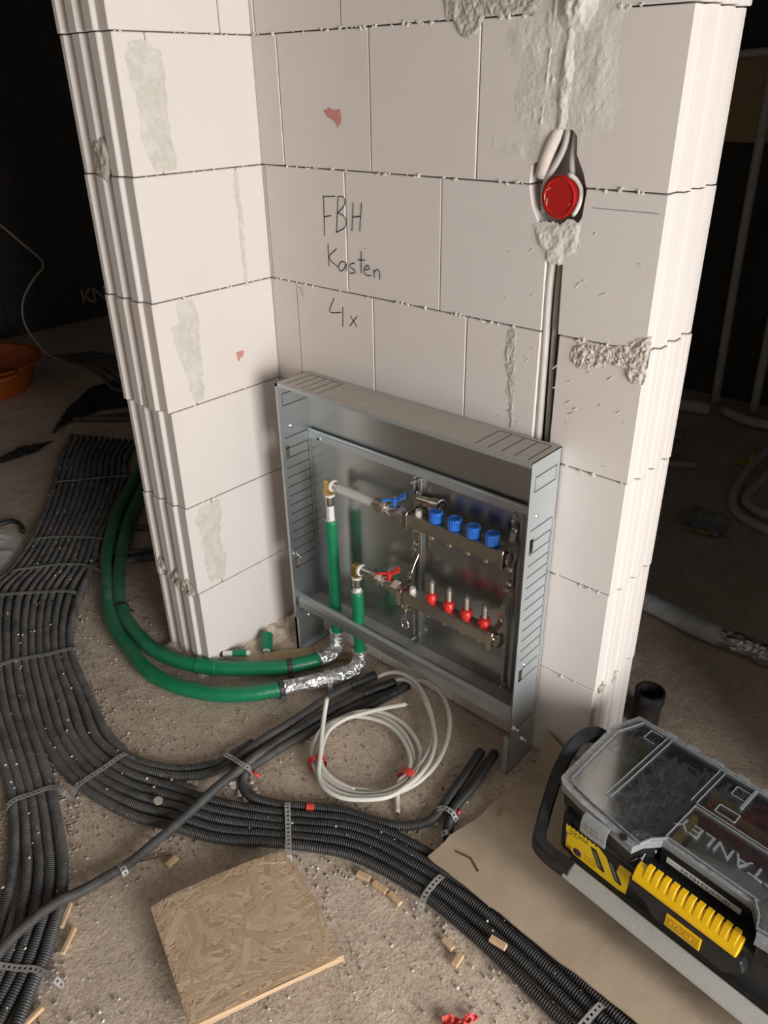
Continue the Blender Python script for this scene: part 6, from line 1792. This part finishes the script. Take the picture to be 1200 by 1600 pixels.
tag(tube('floor_pipe', BG_HOR[:3], 0.03, 'pipe_white', None, 12, 0.05), 'pale pipe lying along the far wall of the dark room, left piece', 'pipe', 'pale pipes in the dark room')
tag(tube('floor_pipe', BG_HOR[3:], 0.022, 'pipe_white', None, 12, 0.05), 'pale pipe lying along the far wall of the dark room, right piece', 'pipe', 'pale pipes in the dark room')
tag(tube('riser_pipe', [(0.265, 2.52, 0.0), (0.245, 2.53, 0.6), (0.232, 2.54, 1.2), (0.225, 2.55, 2.3)], 0.02, 'pipe_white', None, 12, 0.1), 'left white pipe rising up the far wall of the dark room', 'pipe', 'pale pipes in the dark room')
tag(tube('riser_pipe', [(0.455, 2.50, 0.0), (0.440, 2.52, 0.6), (0.425, 2.54, 1.2), (0.42, 2.55, 2.3)], 0.02, 'pipe_white', None, 12, 0.1), 'right white pipe rising up the far wall of the dark room', 'pipe', 'pale pipes in the dark room')
o = box('timber_board', 0.03, 0.62, 2.56, 2.60, 1.155, 1.50, 'timber', None, 0.003)
tag(o, 'brown timber board fixed high on the far wall of the dark room', 'board')
tag(tube('wall_pipe', [(0.0, 2.52, 1.485), (0.15, 2.51, 1.49), (0.5, 2.5, 1.51)], 0.016, 'pipe_white', None, 10, 0.05), 'white pipe running level across the top of the timber board', 'pipe')
# plastic bag and scraps on that floor
bm = bmesh.new()
bmesh.ops.create_icosphere(bm, subdivisions=4, radius=1.0)
for v in bm.verts:
    n = fbm(v.co.x, v.co.y, v.co.z, 1.6, 5)
    v.co = Vector((v.co.x * 0.085, v.co.y * 0.055, max(v.co.z, -0.4) * 0.05)) * (1 + 0.35 * n)
    v.co.z += 0.02
o = from_bm('plastic_bag', bm, 'clear_bag')
o.location = (0.715, 1.30, 0)
tag(o, 'crumpled clear plastic bag with a yellow print on the dark floor', 'bag')
prism('yellow_print', [(-0.04, -0.060), (0.03, -0.052), (0.055, -0.035), (0.03, -0.040), (-0.03, -0.047)], 0.004, 0.012, 'z', 'yellow_bag', o, 0.002)
o = box('wood_offcut', -0.055, 0.055, -0.022, 0.022, 0, 0.025, 'timber', None, 0.003, Matrix.Rotation(0.55, 4, 'Z'))
o.location = (0.43, 1.74, 0)
tag(o, 'short pale wood offcut on the dark floor beyond the wall end', 'wood offcut')
box('pale_cut', -0.054, 0.054, -0.0235, -0.0215, 0.003, 0.022, 'crumb', o, 0, Matrix.Rotation(0.55, 4, 'Z'))
for k, (x, y, s) in enumerate(((0.30, 2.00, 0.075), (0.33, 1.80, 0.06), (0.36, 1.62, 0.055))):
    P = [(x - s, y - s * 0.7), (x + s * 0.2, y - s), (x + s, y - s * 0.1), (x + s * 0.5, y + s), (x - s * 0.7, y + s * 0.6)]
    crumple('paper_scrap', P, 'paper', 5 + k, 0.05, ('grey paper scrap farthest along the dark side of the wall end', 'grey paper scrap in the middle along the dark side of the wall end', 'dark crumpled scrap nearest the pale wood offcut')[k], 'scrap', 18)
P = [(0.60, 1.88), (0.66, 1.86), (0.69, 1.92), (0.63, 1.95)]
crumple('yellow_scrap', P, 'yellow_bag', 11, 0.04, 'yellow plastic scrap beside the pale floor pipe loop', 'scrap', 16)

# ------------------------------------------------------------------ background, left: the unlit room
tag(tube('hanging_cable', [(-3.60, 0.66, 1.0), (-3.5, 0.72, 0.86), (-3.3, 0.79, 0.74), (-3.2, 0.857, 0.63), (-3.2, 0.953, 0.515), (-3.2, 0.957, 0.486), (-3.2, 0.879, 0.421), (-3.2, 0.792, 0.32), (-3.18, 0.755, 0.208), (-3.10, 0.765, 0.09), (-2.98, 0.79, 0.012), (-2.9, 0.83, 0.006)], 0.007, 'cable_grey', None, 8, 0.03), 'thin grey cable hanging in a loop in the unlit left room', 'cable')
o = empty('mortar_tub', (-2.80, 0.27, 0))
tag(o, 'orange plastic tub on the floor in the unlit room at far left', 'tub')
lathe('shell', [(0.0, 0.26), (0.02, 0.27), (0.14, 0.32), (0.145, 0.345), (0.16, 0.345), (0.155, 0.315), (0.04, 0.25), (0.03, 0.01)], (0, 0, 0), (0, 0, 1), 'orange_plastic', o, 32)
for s in (-1, 1):
    tube('grip', [(0.33 * s, -0.08, 0.15), (0.38 * s, -0.06, 0.145), (0.38 * s, 0.06, 0.145), (0.33 * s, 0.08, 0.15)], 0.012, 'orange_plastic', o, 8, 0.02)
o = box('grey_tag', -0.07, 0.07, -0.045, 0.045, 0, 0.004, 'grey_card', None, 0.001, Matrix.Rotation(0.9, 4, 'Z'))
o.location = (-2.92, 0.776, 0.001)
tag(o, 'pale grey card lying on the floor of the unlit left room', 'card')
for k in range(5):
    P = [(p[0] + 0.03 * k, p[1] + 0.05 * k - 0.10, RC) for p in LTUBE]
    P += [(P[-1][0] + 0.35, P[-1][1] + 0.35, RC)]
    tag(tube('dark_conduit', P, RC, 'conduit', None, 8, 0.05), 'dark conduit curving away across the unlit left room, %s of five' % ('nearest', 'second', 'third', 'fourth', 'farthest')[k], 'conduit', 'conduits in the unlit room')
for k in range(7):
    a = np.array((-1.98 + 0.035 * k, 0.36 + 0.030 * k, RC))
    P = [tuple(a), tuple(a + np.array((0.18, 0.30, 0))), tuple(a + np.array((0.22, 0.75, 0)))]
    tag(tube('dark_conduit', P, RC, 'conduit', None, 8, 0.05), 'dark conduit in the shaded bundle beyond the wall end, %s from the left' % ordn[k], 'conduit', 'conduits in the unlit room')
for k, P in enumerate((LDARK, LDARK2)):
    crumple('dark_foil_sheet', P, 'black_rubber', 20 + k, 0.007, ('dark plastic sheet lying flat at the left edge of the picture', 'dark plastic sheet over the floor just beyond the grooved wall end')[k], 'plastic sheet', 40)
tag(tube('black_hose', [(p[0], p[1], 0.008) for p in LHOSE], 0.008, 'black_rubber', None, 8, 0.02), 'short black hose end lying left of the conduit bundle', 'hose')
tag(tube('black_hose', [(-0.80, -0.60, 0.010), (-0.72, -0.545, 0.010), (-0.66, -0.50, 0.010), (-0.60, -0.455, 0.012)], 0.010, 'black_rubber', None, 8, 0.02), 'black hose joining the conduit bundle from the left edge', 'hose')
